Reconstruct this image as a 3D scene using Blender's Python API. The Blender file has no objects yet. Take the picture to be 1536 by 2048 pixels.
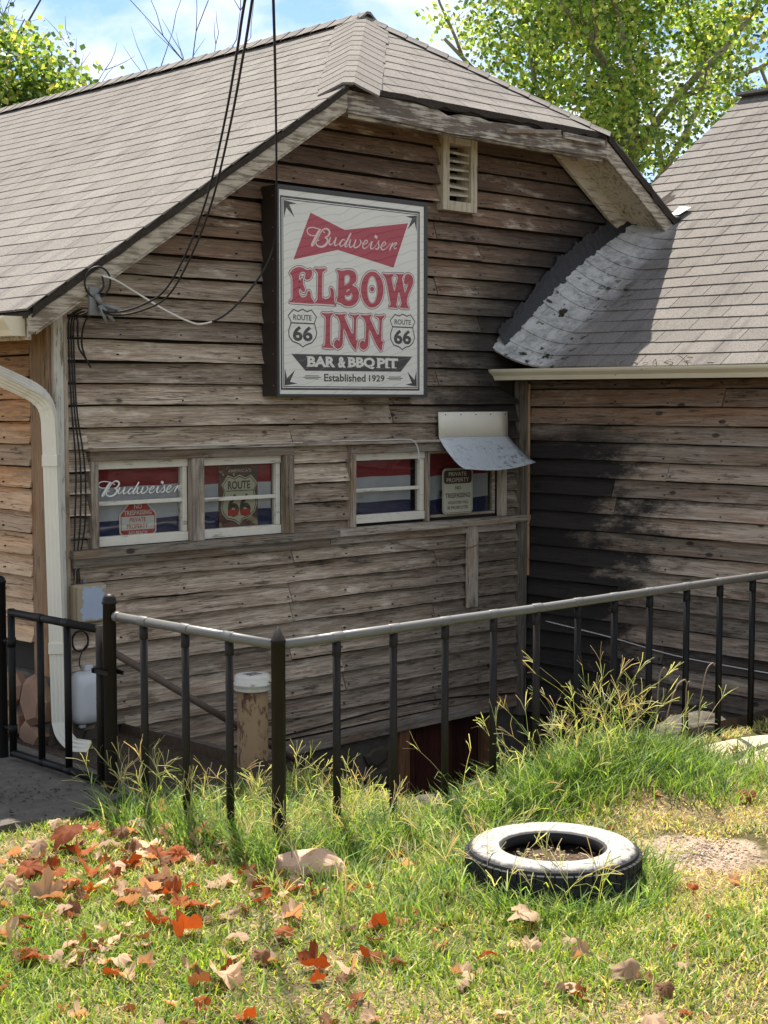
import bpy, bmesh, math, random
import numpy as np
from mathutils import Vector, Matrix, noise as mnoise

random.seed(11)
rng = np.random.default_rng(7)
scene = bpy.context.scene
COL = scene.collection
R = math.radians

# ------------------------------------------------------------------ camera
EYE = 1.75                                   # eye height above the lawn, metres
CAM = Vector((-4.309, -6.961, EYE))
YAW, PITCH = R(46.0), R(4.164)
FWD = Vector((math.cos(YAW), math.sin(YAW), 0))
RGT = Vector((math.sin(YAW), -math.cos(YAW), 0))
cd = bpy.data.cameras.new("camera")
cam = bpy.data.objects.new("camera", cd)
COL.objects.link(cam)
cam.location = CAM
vd = FWD * math.cos(PITCH) - Vector((0, 0, 1)) * math.sin(PITCH)
cam.rotation_euler = vd.to_track_quat('-Z', 'Y').to_euler()
cd.sensor_fit = 'VERTICAL'
cd.sensor_height = 24.0
cd.lens = 36.06
cd.clip_start = 0.05
cd.clip_end = 3000
scene.camera = cam

# ------------------------------------------------------------------ sky and sun
SUN = Vector((0.33, 0.50, 1.0)).normalized()   # towards the sun
world = bpy.data.worlds.new("World")
scene.world = world
world.use_nodes = True
wn = world.node_tree
wn.nodes.clear()
w_out = wn.nodes.new('ShaderNodeOutputWorld')
w_bg = wn.nodes.new('ShaderNodeBackground')
w_sky = wn.nodes.new('ShaderNodeTexSky')
w_sky.sky_type = 'NISHITA'
w_sky.sun_disc = False
w_sky.sun_elevation = math.asin(SUN.z)
w_sky.sun_rotation = math.atan2(SUN.x, SUN.y)
w_sky.altitude = 2000
w_sky.air_density = 0.85
w_sky.dust_density = 0.15
w_sky.ozone_density = 1.5
w_tc = wn.nodes.new('ShaderNodeTexCoord')
w_map = wn.nodes.new('ShaderNodeMapping')
w_map.inputs['Scale'].default_value = (1.0, 1.0, 1.9)
w_n = wn.nodes.new('ShaderNodeTexNoise')
w_n.inputs['Scale'].default_value = 5.2
w_n.inputs['Detail'].default_value = 9
w_n.inputs['Roughness'].default_value = 0.56
w_n.inputs['Distortion'].default_value = 0.25
w_r = wn.nodes.new('ShaderNodeValToRGB')
w_r.color_ramp.elements[0].position = 0.43
w_r.color_ramp.elements[1].position = 0.60
w_mix = wn.nodes.new('ShaderNodeMix')
w_mix.data_type = 'RGBA'
w_mix.inputs['B'].default_value = (6.0, 6.05, 6.15, 1)
wn.links.new(w_tc.outputs['Generated'], w_map.inputs['Vector'])
wn.links.new(w_map.outputs['Vector'], w_n.inputs['Vector'])
wn.links.new(w_n.outputs['Fac'], w_r.inputs['Fac'])
wn.links.new(w_r.outputs['Color'], w_mix.inputs['Factor'])
wn.links.new(w_sky.outputs['Color'], w_mix.inputs['A'])
wn.links.new(w_mix.outputs['Result'], w_bg.inputs['Color'])
wn.links.new(w_bg.outputs['Background'], w_out.inputs['Surface'])
w_bg.inputs['Strength'].default_value = 0.10

sl = bpy.data.lights.new("sun", 'SUN')
sl.energy = 4.8
sl.angle = R(0.55)
sl.color = (1.0, 0.93, 0.82)
sun = bpy.data.objects.new("sun", sl)
COL.objects.link(sun)
sun.rotation_euler = (-SUN).to_track_quat('-Z', 'Y').to_euler()
sun.location = (0, 0, 20)

vs = scene.view_settings
vs.view_transform = 'Standard'
vs.look = 'None'
vs.exposure = 1.14
vs.gamma = 1.0
vs.use_curve_mapping = False
scene.cycles.use_denoising = True
scene.cycles.max_bounces = 8
scene.cycles.diffuse_bounces = 5
scene.cycles.transparent_max_bounces = 12

# ------------------------------------------------------------------ helpers
def tag(o, label=None, cat=None, group=None, kind=None):
    if label: o['label'] = label
    if cat: o['category'] = cat
    if group: o['group'] = group
    if kind: o['kind'] = kind
    return o

def empty(name, loc=(0, 0, 0), label=None, cat=None, group=None):
    o = bpy.data.objects.new(name, None)
    o.empty_display_size = 0.1
    o.location = loc
    COL.objects.link(o)
    return tag(o, label, cat, group)

def link(name, me, parent=None):
    o = bpy.data.objects.new(name, me)
    COL.objects.link(o)
    if parent is not None:
        o.parent = parent
        o.matrix_parent_inverse = Matrix.Translation(-parent.location) if parent.parent is None else Matrix.Identity(4)
    return o

class MB:
    """collects geometry for one mesh object"""
    def __init__(s):
        s.v, s.f, s.m, s.sm = [], [], [], []
    def add(s, vs_, fs_, m=0, smooth=False):
        b = len(s.v)
        s.v += [tuple(p) for p in vs_]
        for f in fs_:
            s.f.append([b + i for i in f])
            s.m.append(m)
            s.sm.append(smooth)
        return s
    def box(s, a, b, m=0):
        x0, y0, z0 = a
        x1, y1, z1 = b
        if x0 > x1: x0, x1 = x1, x0
        if y0 > y1: y0, y1 = y1, y0
        if z0 > z1: z0, z1 = z1, z0
        return s.add([(x0,y0,z0),(x1,y0,z0),(x1,y1,z0),(x0,y1,z0),(x0,y0,z1),(x1,y0,z1),(x1,y1,z1),(x0,y1,z1)],
                     [(3,2,1,0),(4,5,6,7),(0,1,5,4),(1,2,6,5),(2,3,7,6),(3,0,4,7)], m)
    def bar(s, p, q, w, h, up=(0, 0, 1), m=0):
        """rectangular beam from p to q; w across, h along up"""
        p, q, up = Vector(p), Vector(q), Vector(up)
        d = (q - p).normalized()
        sd = d.cross(up).normalized()
        u = sd.cross(d).normalized()
        vs_ = []
        for c in (p, q):
            for a, b in ((-1,-1),(1,-1),(1,1),(-1,1)):
                vs_.append(c + sd * (a * w / 2) + u * (b * h / 2))
        return s.add(vs_, [(3,2,1,0),(4,5,6,7),(0,1,5,4),(1,2,6,5),(2,3,7,6),(3,0,4,7)], m)
    def tube(s, pts, r, n=10, caps=True, m=0, smooth=True):
        pts = [Vector(p) for p in pts]
        rs = r if isinstance(r, (list, tuple)) else [r] * len(pts)
        vs_, fs_ = [], []
        prev = None
        for i, p in enumerate(pts):
            d = (pts[min(i + 1, len(pts) - 1)] - pts[max(i - 1, 0)])
            if d.length < 1e-9: d = Vector((0, 0, 1))
            d.normalize()
            if prev is None:
                a = Vector((0, 0, 1)) if abs(d.z) < 0.9 else Vector((1, 0, 0))
                prev = d.cross(a).normalized()
            else:
                prev = (prev - d * prev.dot(d)).normalized()
            b2 = d.cross(prev)
            for k in range(n):
                t = 2 * math.pi * k / n
                vs_.append(p + (prev * math.cos(t) + b2 * math.sin(t)) * rs[i])
        for i in range(len(pts) - 1):
            for k in range(n):
                fs_.append((i*n + k, i*n + (k+1) % n, (i+1)*n + (k+1) % n, (i+1)*n + k))
        s.add(vs_, fs_, m, smooth)
        if caps:
            b = len(s.v) - len(vs_)
            s.f.append([b + k for k in reversed(range(n))]); s.m.append(m); s.sm.append(False)
            e = b + (len(pts) - 1) * n
            s.f.append([e + k for k in range(n)]); s.m.append(m); s.sm.append(False)
        return s
    def lathe(s, c, prof, n=24, m=0, axis='z', smooth=True, closed=False):
        vs_, fs_ = [], []
        for r, z in prof:
            for k in range(n):
                t = 2 * math.pi * k / n
                vs_.append((c[0] + r * math.cos(t), c[1] + r * math.sin(t), c[2] + z))
        L = len(prof)
        for i in range(L if closed else L - 1):
            j = (i + 1) % L
            for k in range(n):
                fs_.append((i*n + k, i*n + (k+1) % n, j*n + (k+1) % n, j*n + k))
        return s.add(vs_, fs_, m, smooth)
    def build(s, name, mats, parent=None, bevel=0):
        me = bpy.data.meshes.new(name)
        me.from_pydata(s.v, [], s.f)
        mats = mats if isinstance(mats, (list, tuple)) else [mats]
        for mm in mats: me.materials.append(mm)
        if len(mats) > 1:
            me.polygons.foreach_set('material_index', s.m)
        me.polygons.foreach_set('use_smooth', s.sm)
        me.update()
        o = link(name, me, parent)
        if bevel:
            b = o.modifiers.new('bevel', 'BEVEL')
            b.width = bevel; b.segments = 2; b.limit_method = 'ANGLE'; b.angle_limit = R(40)
        return o

def np_mesh(name, V, T, mat, col=None, parent=None, smooth=False):
    me = bpy.data.meshes.new(name)
    V = np.asarray(V, np.float32); T = np.asarray(T, np.int32)
    me.vertices.add(len(V)); me.vertices.foreach_set('co', V.ravel())
    me.loops.add(T.size); me.loops.foreach_set('vertex_index', T.ravel())
    me.polygons.add(len(T))
    me.polygons.foreach_set('loop_start', np.arange(0, T.size, 3, dtype=np.int32))
    me.polygons.foreach_set('loop_total', np.full(len(T), 3, np.int32))
    if smooth: me.polygons.foreach_set('use_smooth', np.ones(len(T), bool))
    me.materials.append(mat)
    if col is not None:
        a = me.color_attributes.new('tint', 'FLOAT_COLOR', 'POINT')
        c4 = np.ones((len(V), 4), np.float32); c4[:, :3] = col
        a.data.foreach_set('color', c4.ravel())
    me.update(calc_edges=True)
    return link(name, me, parent)

def cat(pts, n=6, closed=False):
    """Catmull-Rom through points of any dimension"""
    P = [np.array(p, float) for p in pts]
    out = []
    L = len(P)
    for i in range(L if closed else L - 1):
        if closed:
            a, b, c, d = P[(i-1) % L], P[i], P[(i+1) % L], P[(i+2) % L]
        else:
            a, b, c, d = P[max(i-1, 0)], P[i], P[i+1], P[min(i+2, L-1)]
        for k in range(n):
            t = k / n
            out.append(0.5 * ((2*b) + (c-a)*t + (2*a-5*b+4*c-d)*t*t + (3*b-a-3*c+d)*t**3))
    if not closed: out.append(P[-1])
    return out

def ns(x, y=0.0, z=0.0):
    return mnoise.noise(Vector((x, y, z)))

# ------------------------------------------------------------------ materials
class NT:
    def __init__(s, name):
        s.mat = bpy.data.materials.new(name)
        s.mat.use_nodes = True
        s.t = s.mat.node_tree
        s.t.nodes.clear()
        s.out = s.t.nodes.new('ShaderNodeOutputMaterial')
        s._oc = None
    def new(s, typ, **kw):
        n = s.t.nodes.new(typ)
        for k, v in kw.items(): setattr(n, k, v)
        return n
    def put(s, sock, v):
        if v is None: return
        if hasattr(v, 'is_linked') or hasattr(v, 'links'):
            s.t.links.new(v, sock)
        else:
            if isinstance(v, (tuple, list)) and len(v) == 3 and sock.type == 'RGBA': v = (*v, 1)
            sock.default_value = v
    @property
    def oc(s):
        if s._oc is None: s._oc = s.new('ShaderNodeTexCoord').outputs['Object']
        return s._oc
    @property
    def rnd(s): return s.new('ShaderNodeObjectInfo').outputs['Random']
    def math(s, op, a, b=None, c=None, clamp=False):
        n = s.new('ShaderNodeMath', operation=op, use_clamp=clamp)
        s.put(n.inputs[0], a); s.put(n.inputs[1], b)
        if c is not None: s.put(n.inputs[2], c)
        return n.outputs[0]
    def xyz(s, v=None):
        n = s.new('ShaderNodeSeparateXYZ'); s.put(n.inputs[0], s.oc if v is None else v)
        return n.outputs
    def vec(s, x, y, z):
        n = s.new('ShaderNodeCombineXYZ')
        s.put(n.inputs[0], x); s.put(n.inputs[1], y); s.put(n.inputs[2], z)
        return n.outputs[0]
    def map(s, v, scale=(1, 1, 1), loc=(0, 0, 0), rot=(0, 0, 0)):
        n = s.new('ShaderNodeMapping')
        s.put(n.inputs['Vector'], v); s.put(n.inputs['Location'], loc)
        s.put(n.inputs['Scale'], scale); s.put(n.inputs['Rotation'], rot)
        return n.outputs[0]
    def noise(s, v, scale=5, detail=4, rough=0.55, dist=0.0, out='Fac'):
        n = s.new('ShaderNodeTexNoise')
        s.put(n.inputs['Vector'], v); n.inputs['Scale'].default_value = scale
        n.inputs['Detail'].default_value = detail; n.inputs['Roughness'].default_value = rough
        n.inputs['Distortion'].default_value = dist
        return n.outputs[out]
    def ramp(s, f, stops, interp='LINEAR'):
        n = s.new('ShaderNodeValToRGB'); s.put(n.inputs['Fac'], f)
        cr = n.color_ramp; cr.interpolation = interp
        while len(cr.elements) < len(stops): cr.elements.new(0.5)
        for e, (p, c) in zip(cr.elements, stops):
            e.position = p
            e.color = (c, c, c, 1) if not isinstance(c, (tuple, list)) else (*c[:3], 1)
        return n.outputs['Color']
    def sstep(s, a, b, v):
        n = s.new('ShaderNodeMapRange', interpolation_type='SMOOTHSTEP')
        s.put(n.inputs['Value'], v); s.put(n.inputs['From Min'], a); s.put(n.inputs['From Max'], b)
        return n.outputs[0]
    def mix(s, f, a, b, blend='MIX'):
        n = s.new('ShaderNodeMix', data_type='RGBA', blend_type=blend)
        s.put(n.inputs['Factor'], f); s.put(n.inputs['A'], a); s.put(n.inputs['B'], b)
        return n.outputs['Result']
    def bump(s, h, strength=0.3, dist=0.01):
        n = s.new('ShaderNodeBump'); s.put(n.inputs['Height'], h)
        n.inputs['Strength'].default_value = strength; n.inputs['Distance'].default_value = dist
        return n.outputs[0]
    def bsdf(s, col, rough=0.8, metal=0.0, normal=None, spec=0.4, **kw):
        n = s.new('ShaderNodeBsdfPrincipled')
        s.put(n.inputs['Base Color'], col); s.put(n.inputs['Roughness'], rough)
        s.put(n.inputs['Metallic'], metal); s.put(n.inputs['Specular IOR Level'], spec)
        if normal is not None: s.put(n.inputs['Normal'], normal)
        for k, v in kw.items(): s.put(n.inputs[k], v)
        return n.outputs[0]
    def done(s, sh):
        s.t.links.new(sh, s.out.inputs['Surface'])
        return s.mat

def plain(name, c, rough=0.7, metal=0.0, var=0.15, scale=12, spec=0.4, bump=0.0):
    """solid colour with uneven soiling"""
    n = NT(name)
    f = n.noise(n.oc, scale, 6, 0.6)
    col = n.mix(f, tuple(x * (1 - var) for x in c), tuple(min(1, x * (1 + var)) for x in c))
    return n.done(n.bsdf(col, rough, metal, n.bump(f, bump) if bump else None, spec))

def wood(name, axis, dark, mid, light, brown=None, brown_z=None, stain=None, gloss=0.85):
    n = NT(name)
    x, y, z = n.xyz()
    r = n.rnd
    off = n.math('MULTIPLY', r, 61.0)
    along = {'x': x, 'y': y, 'z': z}[axis]
    oth = [c for a, c in (('x', x), ('y', y), ('z', z)) if a != axis]
    al = n.math('ADD', along, off)
    warp = n.noise(n.vec(n.math('MULTIPLY', al, 1.7), n.math('MULTIPLY', oth[0], 6), n.math('MULTIPLY', oth[1], 6)), 1.0, 2, 0.5)
    w6 = n.math('MULTIPLY', warp, 2.2)
    gv = n.vec(n.math('MULTIPLY', al, 2.0), n.math('ADD', n.math('MULTIPLY', oth[0], 50), w6), n.math('ADD', n.math('MULTIPLY', oth[1], 62), w6))
    g = n.noise(gv, 1.0, 7, 0.68)
    fine = n.noise(n.vec(n.math('MULTIPLY', al, 9), n.math('MULTIPLY', oth[0], 160), n.math('MULTIPLY', oth[1], 200)), 1.0, 4, 0.7)
    gg = n.math('ADD', n.math('MULTIPLY', g, 0.55), n.math('MULTIPLY', fine, 0.45))
    col = n.ramp(gg, [(0.30, dark), (0.5, mid), (0.72, light)])
    blot = n.noise(n.vec(n.math('MULTIPLY', al, 1.0), n.math('MULTIPLY', oth[0], 5), n.math('MULTIPLY', oth[1], 7)), 1.6, 5, 0.62)
    if brown:
        bf = n.sstep(0.44, 0.66, blot)
        if brown_z:
            bf = n.math('ADD', n.math('MULTIPLY', bf, 0.55), n.sstep(brown_z[0], brown_z[1], n.math('ADD', z, n.math('MULTIPLY', n.math('SUBTRACT', r, 0.5), 0.5))), clamp=True)
        bc = n.ramp(gg, [(0.34, tuple(v * 0.45 for v in brown)), (0.52, brown), (0.68, tuple(v * 1.5 for v in brown))])
        col = n.mix(bf, col, bc)
    # weathered black specks and streaks
    sp = n.noise(n.vec(n.math('MULTIPLY', al, 5), n.math('MULTIPLY', oth[0], 40), n.math('MULTIPLY', oth[1], 34)), 1.0, 5, 0.7)
    col = n.mix(n.math('MULTIPLY', n.sstep(0.6, 0.7, sp), 0.75), col, (0.022, 0.018, 0.015))
    # bleached patches, long splits and knots
    bl = n.noise(n.vec(n.math('MULTIPLY', al, 2.6), n.math('MULTIPLY', oth[0], 9), n.math('MULTIPLY', oth[1], 11)), 1.0, 6, 0.7)
    col = n.mix(n.math('MULTIPLY', n.sstep(0.54, 0.72, bl), 0.45), col, tuple(min(1, v * 1.25) for v in light))
    col = n.mix(n.math('MULTIPLY', n.sstep(0.45, 0.3, bl), 0.75), col, tuple(v * 0.7 for v in dark))
    ck = n.noise(n.vec(n.math('MULTIPLY', al, 0.9), n.math('MULTIPLY', oth[0], 30), n.math('MULTIPLY', oth[1], 30)), 1.0, 3, 0.5)
    crack = n.sstep(0.012, 0.004, n.math('ABSOLUTE', n.math('SUBTRACT', ck, 0.56)))
    col = n.mix(n.math('MULTIPLY', crack, 0.65), col, (0.012, 0.010, 0.008))
    vo = n.new('ShaderNodeTexVoronoi'); vo.inputs['Scale'].default_value = 1.0
    n.put(vo.inputs['Vector'], n.vec(n.math('MULTIPLY', al, 2.3), n.math('MULTIPLY', oth[0], 3.5), n.math('MULTIPLY', oth[1], 4.5)))
    kn = n.sstep(0.085, 0.05, vo.outputs['Distance'])
    col = n.mix(n.math('MULTIPLY', kn, 0.8), col, (0.035, 0.022, 0.014))
    col = n.mix(1.0, col, n.ramp(r, [(0.0, 0.6), (0.45, 0.94), (1.0, 1.24)]), 'MULTIPLY')
    if stain:
        col = n.mix(stain(n, x, y, z, blot), col, (0.014, 0.013, 0.013))
    return n.done(n.bsdf(col, gloss, 0, n.bump(gg, 0.55, 0.006), 0.25))

def gable_stain(n, x, y, z, blot):
    nn = n.noise(n.map(n.oc, (0.8, 1, 2.0)), 3.0, 8, 0.72)
    d = n.math('MULTIPLY', n.math('SUBTRACT', nn, 0.5), 1.5)
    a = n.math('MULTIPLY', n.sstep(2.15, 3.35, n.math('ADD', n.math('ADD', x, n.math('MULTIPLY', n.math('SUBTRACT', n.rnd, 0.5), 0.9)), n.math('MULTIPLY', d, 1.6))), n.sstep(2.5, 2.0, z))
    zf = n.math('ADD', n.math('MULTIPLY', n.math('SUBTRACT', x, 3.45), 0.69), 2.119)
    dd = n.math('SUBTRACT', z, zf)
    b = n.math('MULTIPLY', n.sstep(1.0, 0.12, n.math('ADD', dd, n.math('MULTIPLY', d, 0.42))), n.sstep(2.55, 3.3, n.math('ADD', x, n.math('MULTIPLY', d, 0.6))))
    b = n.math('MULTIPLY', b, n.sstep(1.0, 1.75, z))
    # rust-black run below the lit sign
    e = n.math('MULTIPLY', n.sstep(0.06, 0.2, n.math('SUBTRACT', nn, 0.47)), n.sstep(0.55, 0.2, n.math('ABSOLUTE', n.math('SUBTRACT', x, 2.05))))
    e = n.math('MULTIPLY', e, n.sstep(0.25, 0.1, n.math('ABSOLUTE', n.math('SUBTRACT', z, 1.66))))
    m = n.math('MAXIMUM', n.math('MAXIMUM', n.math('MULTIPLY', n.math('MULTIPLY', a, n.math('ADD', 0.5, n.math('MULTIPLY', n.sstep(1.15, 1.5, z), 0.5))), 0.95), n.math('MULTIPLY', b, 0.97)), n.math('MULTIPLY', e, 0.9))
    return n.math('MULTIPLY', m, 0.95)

def wing_stain(n, x, y, z, blot):
    nn = n.noise(n.map(n.oc, (1, 0.8, 2.2)), 2.6, 8, 0.72)
    d = n.math('MULTIPLY', n.math('SUBTRACT', nn, 0.5), 1.7)
    a = n.math('MULTIPLY', n.sstep(-1.25, -0.75, n.math('ADD', n.math('ADD', y, n.math('MULTIPLY', n.math('SUBTRACT', n.rnd, 0.5), 0.4)), n.math('MULTIPLY', d, 1.3))), n.sstep(1.72, 1.42, n.math('ADD', z, n.math('MULTIPLY', d, 0.3))))
    b = n.sstep(0.7, -0.25, n.math('ADD', n.math('ADD', z, n.math('MULTIPLY', n.math('SUBTRACT', n.rnd, 0.5), 0.5)), n.math('MULTIPLY', d, 0.9)))
    return n.math('MULTIPLY', n.math('MAXIMUM', n.math('MULTIPLY', a, 0.98), n.math('MULTIPLY', b, 0.82)), 0.97)

M = {}
M['clap'] = wood('weathered_clapboard', 'x', (0.055, 0.04, 0.027), (0.39, 0.308, 0.22), (0.78, 0.685, 0.555),
                 brown=(0.2, 0.128, 0.082), brown_z=(2.2, 2.9), stain=gable_stain)
M['clap_wing'] = wood('weathered_wing_clapboard', 'y', (0.07, 0.053, 0.04), (0.36, 0.29, 0.225), (0.62, 0.54, 0.45),
                      brown=(0.33, 0.2, 0.125), brown_z=(1.4, 1.8), stain=wing_stain)  # browner top rows: bounce light under the eave put into the colour
M['clap_side'] = wood('bounce_tinted_side_clapboard', 'y', (0.3, 0.2, 0.12), (0.5, 0.36, 0.235), (0.66, 0.51, 0.35), brown=(0.46, 0.255, 0.125), brown_z=(1.25, 1.9))  # warm bounce light put into the colour, more orange towards the top
M['trim_v'] = wood('bare_trim_upright', 'z', (0.13, 0.105, 0.078), (0.37, 0.315, 0.25), (0.55, 0.49, 0.41), brown=(0.28, 0.2, 0.13))
M['trim_x'] = wood('bare_trim_level', 'x', (0.12, 0.098, 0.074), (0.35, 0.3, 0.24), (0.55, 0.49, 0.42), brown=(0.28, 0.19, 0.12))
M['trim_dark'] = wood('mildewed_corner_post', 'z', (0.02, 0.016, 0.013), (0.12, 0.1, 0.078), (0.26, 0.22, 0.18))
M['post_warm'] = wood('warm_corner_board', 'z', (0.18, 0.11, 0.065), (0.34, 0.225, 0.135), (0.46, 0.33, 0.21), brown=(0.33, 0.18, 0.09))
M['door'] = wood('dark_red_door_plank', 'z', (0.02, 0.008, 0.006), (0.062, 0.02, 0.014), (0.1, 0.034, 0.022))
M['door_frame'] = wood('brown_door_frame', 'z', (0.06, 0.03, 0.016), (0.17, 0.085, 0.042), (0.26, 0.14, 0.075))

def peel(name, paint, under, axis, lo=0.5, hi=0.6):
    """old paint flaking off bare wood"""
    n = NT(name)
    x, y, z = n.xyz()
    sc = {'x': (2, 22, 22), 'y': (22, 2, 22), 'z': (22, 22, 2)}[axis]
    g = n.noise(n.map(n.oc, sc), 2.4, 7, 0.68)
    b = n.noise(n.oc, 5, 5, 0.6)
    f = n.sstep(lo, hi, n.math('ADD', n.math('MULTIPLY', g, 0.7), n.math('MULTIPLY', b, 0.3)))
    pc = n.mix(n.noise(n.oc, 30, 4), tuple(v * 0.82 for v in paint), paint)
    uc = n.ramp(g, [(0.35, tuple(v * 0.4 for v in under)), (0.6, under)])
    return n.done(n.bsdf(n.mix(f, pc, uc), 0.75, 0, n.bump(f, -0.35, 0.004), 0.3))
M['cream_rake'] = peel('flaking_cream_rake', (0.5, 0.44, 0.34), (0.19, 0.15, 0.105), 'x', 0.45, 0.58)
M['cream_hip'] = peel('weathered_hip_fascia', (0.5, 0.45, 0.36), (0.14, 0.11, 0.085), 'x', 0.42, 0.54)
M['cream_soffit'] = peel('flaking_cream_soffit', (0.55, 0.48, 0.36), (0.2, 0.145, 0.095), 'x', 0.48, 0.62)
M['cream_vent'] = peel('flaking_cream_vent', (0.56, 0.5, 0.37), (0.3, 0.22, 0.14), 'z', 0.47, 0.62)
M['sash'] = peel('flaking_cream_sash', (0.72, 0.68, 0.57), (0.27, 0.24, 0.19), 'x', 0.54, 0.64)
M['white_strip'] = peel('flaking_white_strip', (0.62, 0.6, 0.52), (0.2, 0.16, 0.11), 'z', 0.5, 0.6)
M['gutter'] = plain('cream_gutter', (0.66, 0.6, 0.44), 0.42, 0, 0.12, 7, 0.5)
M['gutter_in'] = plain('dirty_gutter_inside', (0.12, 0.115, 0.11), 0.7, 0, 0.4, 9)
M['spout'] = plain('cream_downspout', (0.7, 0.67, 0.56), 0.4, 0, 0.08, 6, 0.5)
M['tar'] = plain('roofing_tar', (0.022, 0.021, 0.022), 0.55, 0, 0.5, 40, 0.4, 0.6)
M['rot'] = plain('rotten_wood', (0.045, 0.037, 0.03), 0.95, 0, 0.6, 50, 0.2, 0.8)
M['dark'] = plain('dark_sheathing', (0.03, 0.026, 0.022), 0.95)
M['nail'] = plain('rusty_nail', (0.035, 0.026, 0.02), 0.8)
M['black_metal'] = plain('black_fence_paint', (0.006, 0.0057, 0.0055), 0.5, 0, 0.4, 14, 0.18)
M['brown_metal'] = plain('faded_fence_paint', (0.016, 0.0125, 0.010), 0.5, 0, 0.4, 11, 0.2)
M['rail_metal'] = plain('sunlit_rail_paint', (0.1, 0.097, 0.09), 0.48, 0, 0.25, 9, 1.0)  # black rail coloured paler to carry the bright sun highlight
M['galv'] = plain('galvanised_steel', (0.2, 0.2, 0.195), 0.55, 0.4, 0.3)
M['cable'] = plain('black_cable', (0.014, 0.013, 0.013), 0.6)
M['cable_white'] = plain('bare_white_cable', (0.6, 0.58, 0.54), 0.5)
M['cable_tan'] = plain('old_tan_wire', (0.24, 0.18, 0.12), 0.7)
M['plastic_white'] = plain('grey_white_plastic', (0.55, 0.56, 0.57), 0.35, 0, 0.07, 5, 0.5)
M['cap_white'] = plain('weathered_white_cap', (0.56, 0.53, 0.46), 0.6, 0, 0.2, 25)
M['concrete'] = plain('stained_concrete', (0.115, 0.102, 0.086), 0.95, 0, 0.6, 16, 0.15, 1.0)
M['sand_stone'] = plain('pale_sandstone', (0.52, 0.42, 0.29), 0.9, 0, 0.25, 11, 0.2, 0.5)
M['soil'] = plain('dark_soil', (0.085, 0.06, 0.042), 1.0, 0, 0.5, 30, 0.1, 0.8)
M['black'] = plain('flat_black', (0.01, 0.01, 0.01), 0.8)

def rusty():
    n = NT('rusty_steel_casing')
    x, y, z = n.xyz()
    f = n.noise(n.map(n.oc, (1, 1, 0.45)), 26, 7, 0.68)
    g = n.noise(n.oc, 7, 4)
    col = n.mix(g, (0.3, 0.2, 0.1), (0.19, 0.12, 0.06))
    col = n.mix(n.sstep(0.52, 0.62, f), col, (0.075, 0.04, 0.022))
    return n.done(n.bsdf(col, 0.7, 0, n.bump(f, 0.4, 0.004), 0.3))
M['rust'] = rusty()

def shingle_mat(name, base, coat=False):
    n = NT(name)
    x, y, z = n.xyz()
    r = n.rnd
    gran = n.noise(n.oc, 95, 4, 0.85)
    blot = n.noise(n.oc, 2.2, 5, 0.6)
    stain = n.noise(n.map(n.oc, (1.2, 7, 1.2)), 1.5, 5, 0.6)
    col = n.mix(blot, tuple(v * 0.82 for v in base), tuple(v * 1.14 for v in base))
    col = n.mix(1.0, col, n.ramp(gran, [(0.25, 0.4), (0.5, 1.0), (0.75, 1.5)]), 'MULTIPLY')
    col = n.mix(1.0, col, n.ramp(r, [(0.0, 0.9), (1.0, 1.08)]), 'MULTIPLY')
    col = n.mix(n.math('MULTIPLY', n.sstep(0.5, 0.7, stain), 0.5), col, tuple(v * 0.4 for v in base))
    if coat:
        nn = n.noise(n.oc, 6, 5, 0.6)
        k = n.sstep(-0.62, -0.30, n.math('ADD', n.math('ADD', y, n.math('MULTIPLY', n.math('SUBTRACT', x, 3.9), -0.09)), n.math('MULTIPLY', n.math('SUBTRACT', nn, 0.5), 0.3)))
        cc = n.mix(n.sstep(0.3, 0.62, n.noise(n.oc, 9, 7, 0.75)), (0.25, 0.25, 0.24), (0.58, 0.575, 0.54))
        k = n.math('MULTIPLY', k, n.sstep(5.02, 4.9, x))
        col = n.mix(n.math('MULTIPLY', k, 0.93), col, cc)
        mo = n.noise(n.oc, 13, 5, 0.55)
        mk = n.math('MULTIPLY', n.sstep(0.57, 0.65, mo), n.sstep(2.95, 2.35, z))
        mk = n.math('MULTIPLY', mk, n.sstep(-0.8, -0.5, y))
        col = n.mix(mk, col, (0.035, 0.036, 0.018))
    return n.done(n.bsdf(col, 0.95, 0, n.bump(gran, 0.5, 0.003), 0.15))
M['shingle'] = shingle_mat('grey_brown_asphalt_shingle', (0.212, 0.194, 0.175))
M['shingle_wing'] = shingle_mat('wing_asphalt_shingle', (0.19, 0.174, 0.158), True)

def leafy(name, trans=0.45, rough=0.55):
    n = NT(name)
    a = n.new('ShaderNodeAttribute', attribute_name='tint').outputs['Color']
    d = n.bsdf(a, rough, 0, None, 0.5)
    t = n.new('ShaderNodeBsdfTranslucent')
    tc = n.mix(1.0, a, (1.5, 1.5, 0.7), 'MULTIPLY')
    n.put(t.inputs['Color'], tc)
    m = n.new('ShaderNodeMixShader')
    m.inputs[0].default_value = trans
    n.t.links.new(d, m.inputs[1]); n.t.links.new(t.outputs[0], m.inputs[2])
    return n.done(m.outputs[0])
M['foliage'] = leafy('tree_leaf', 0.45, 0.38)
M['grass'] = leafy('grass_blade', 0.4, 0.6)

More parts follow.
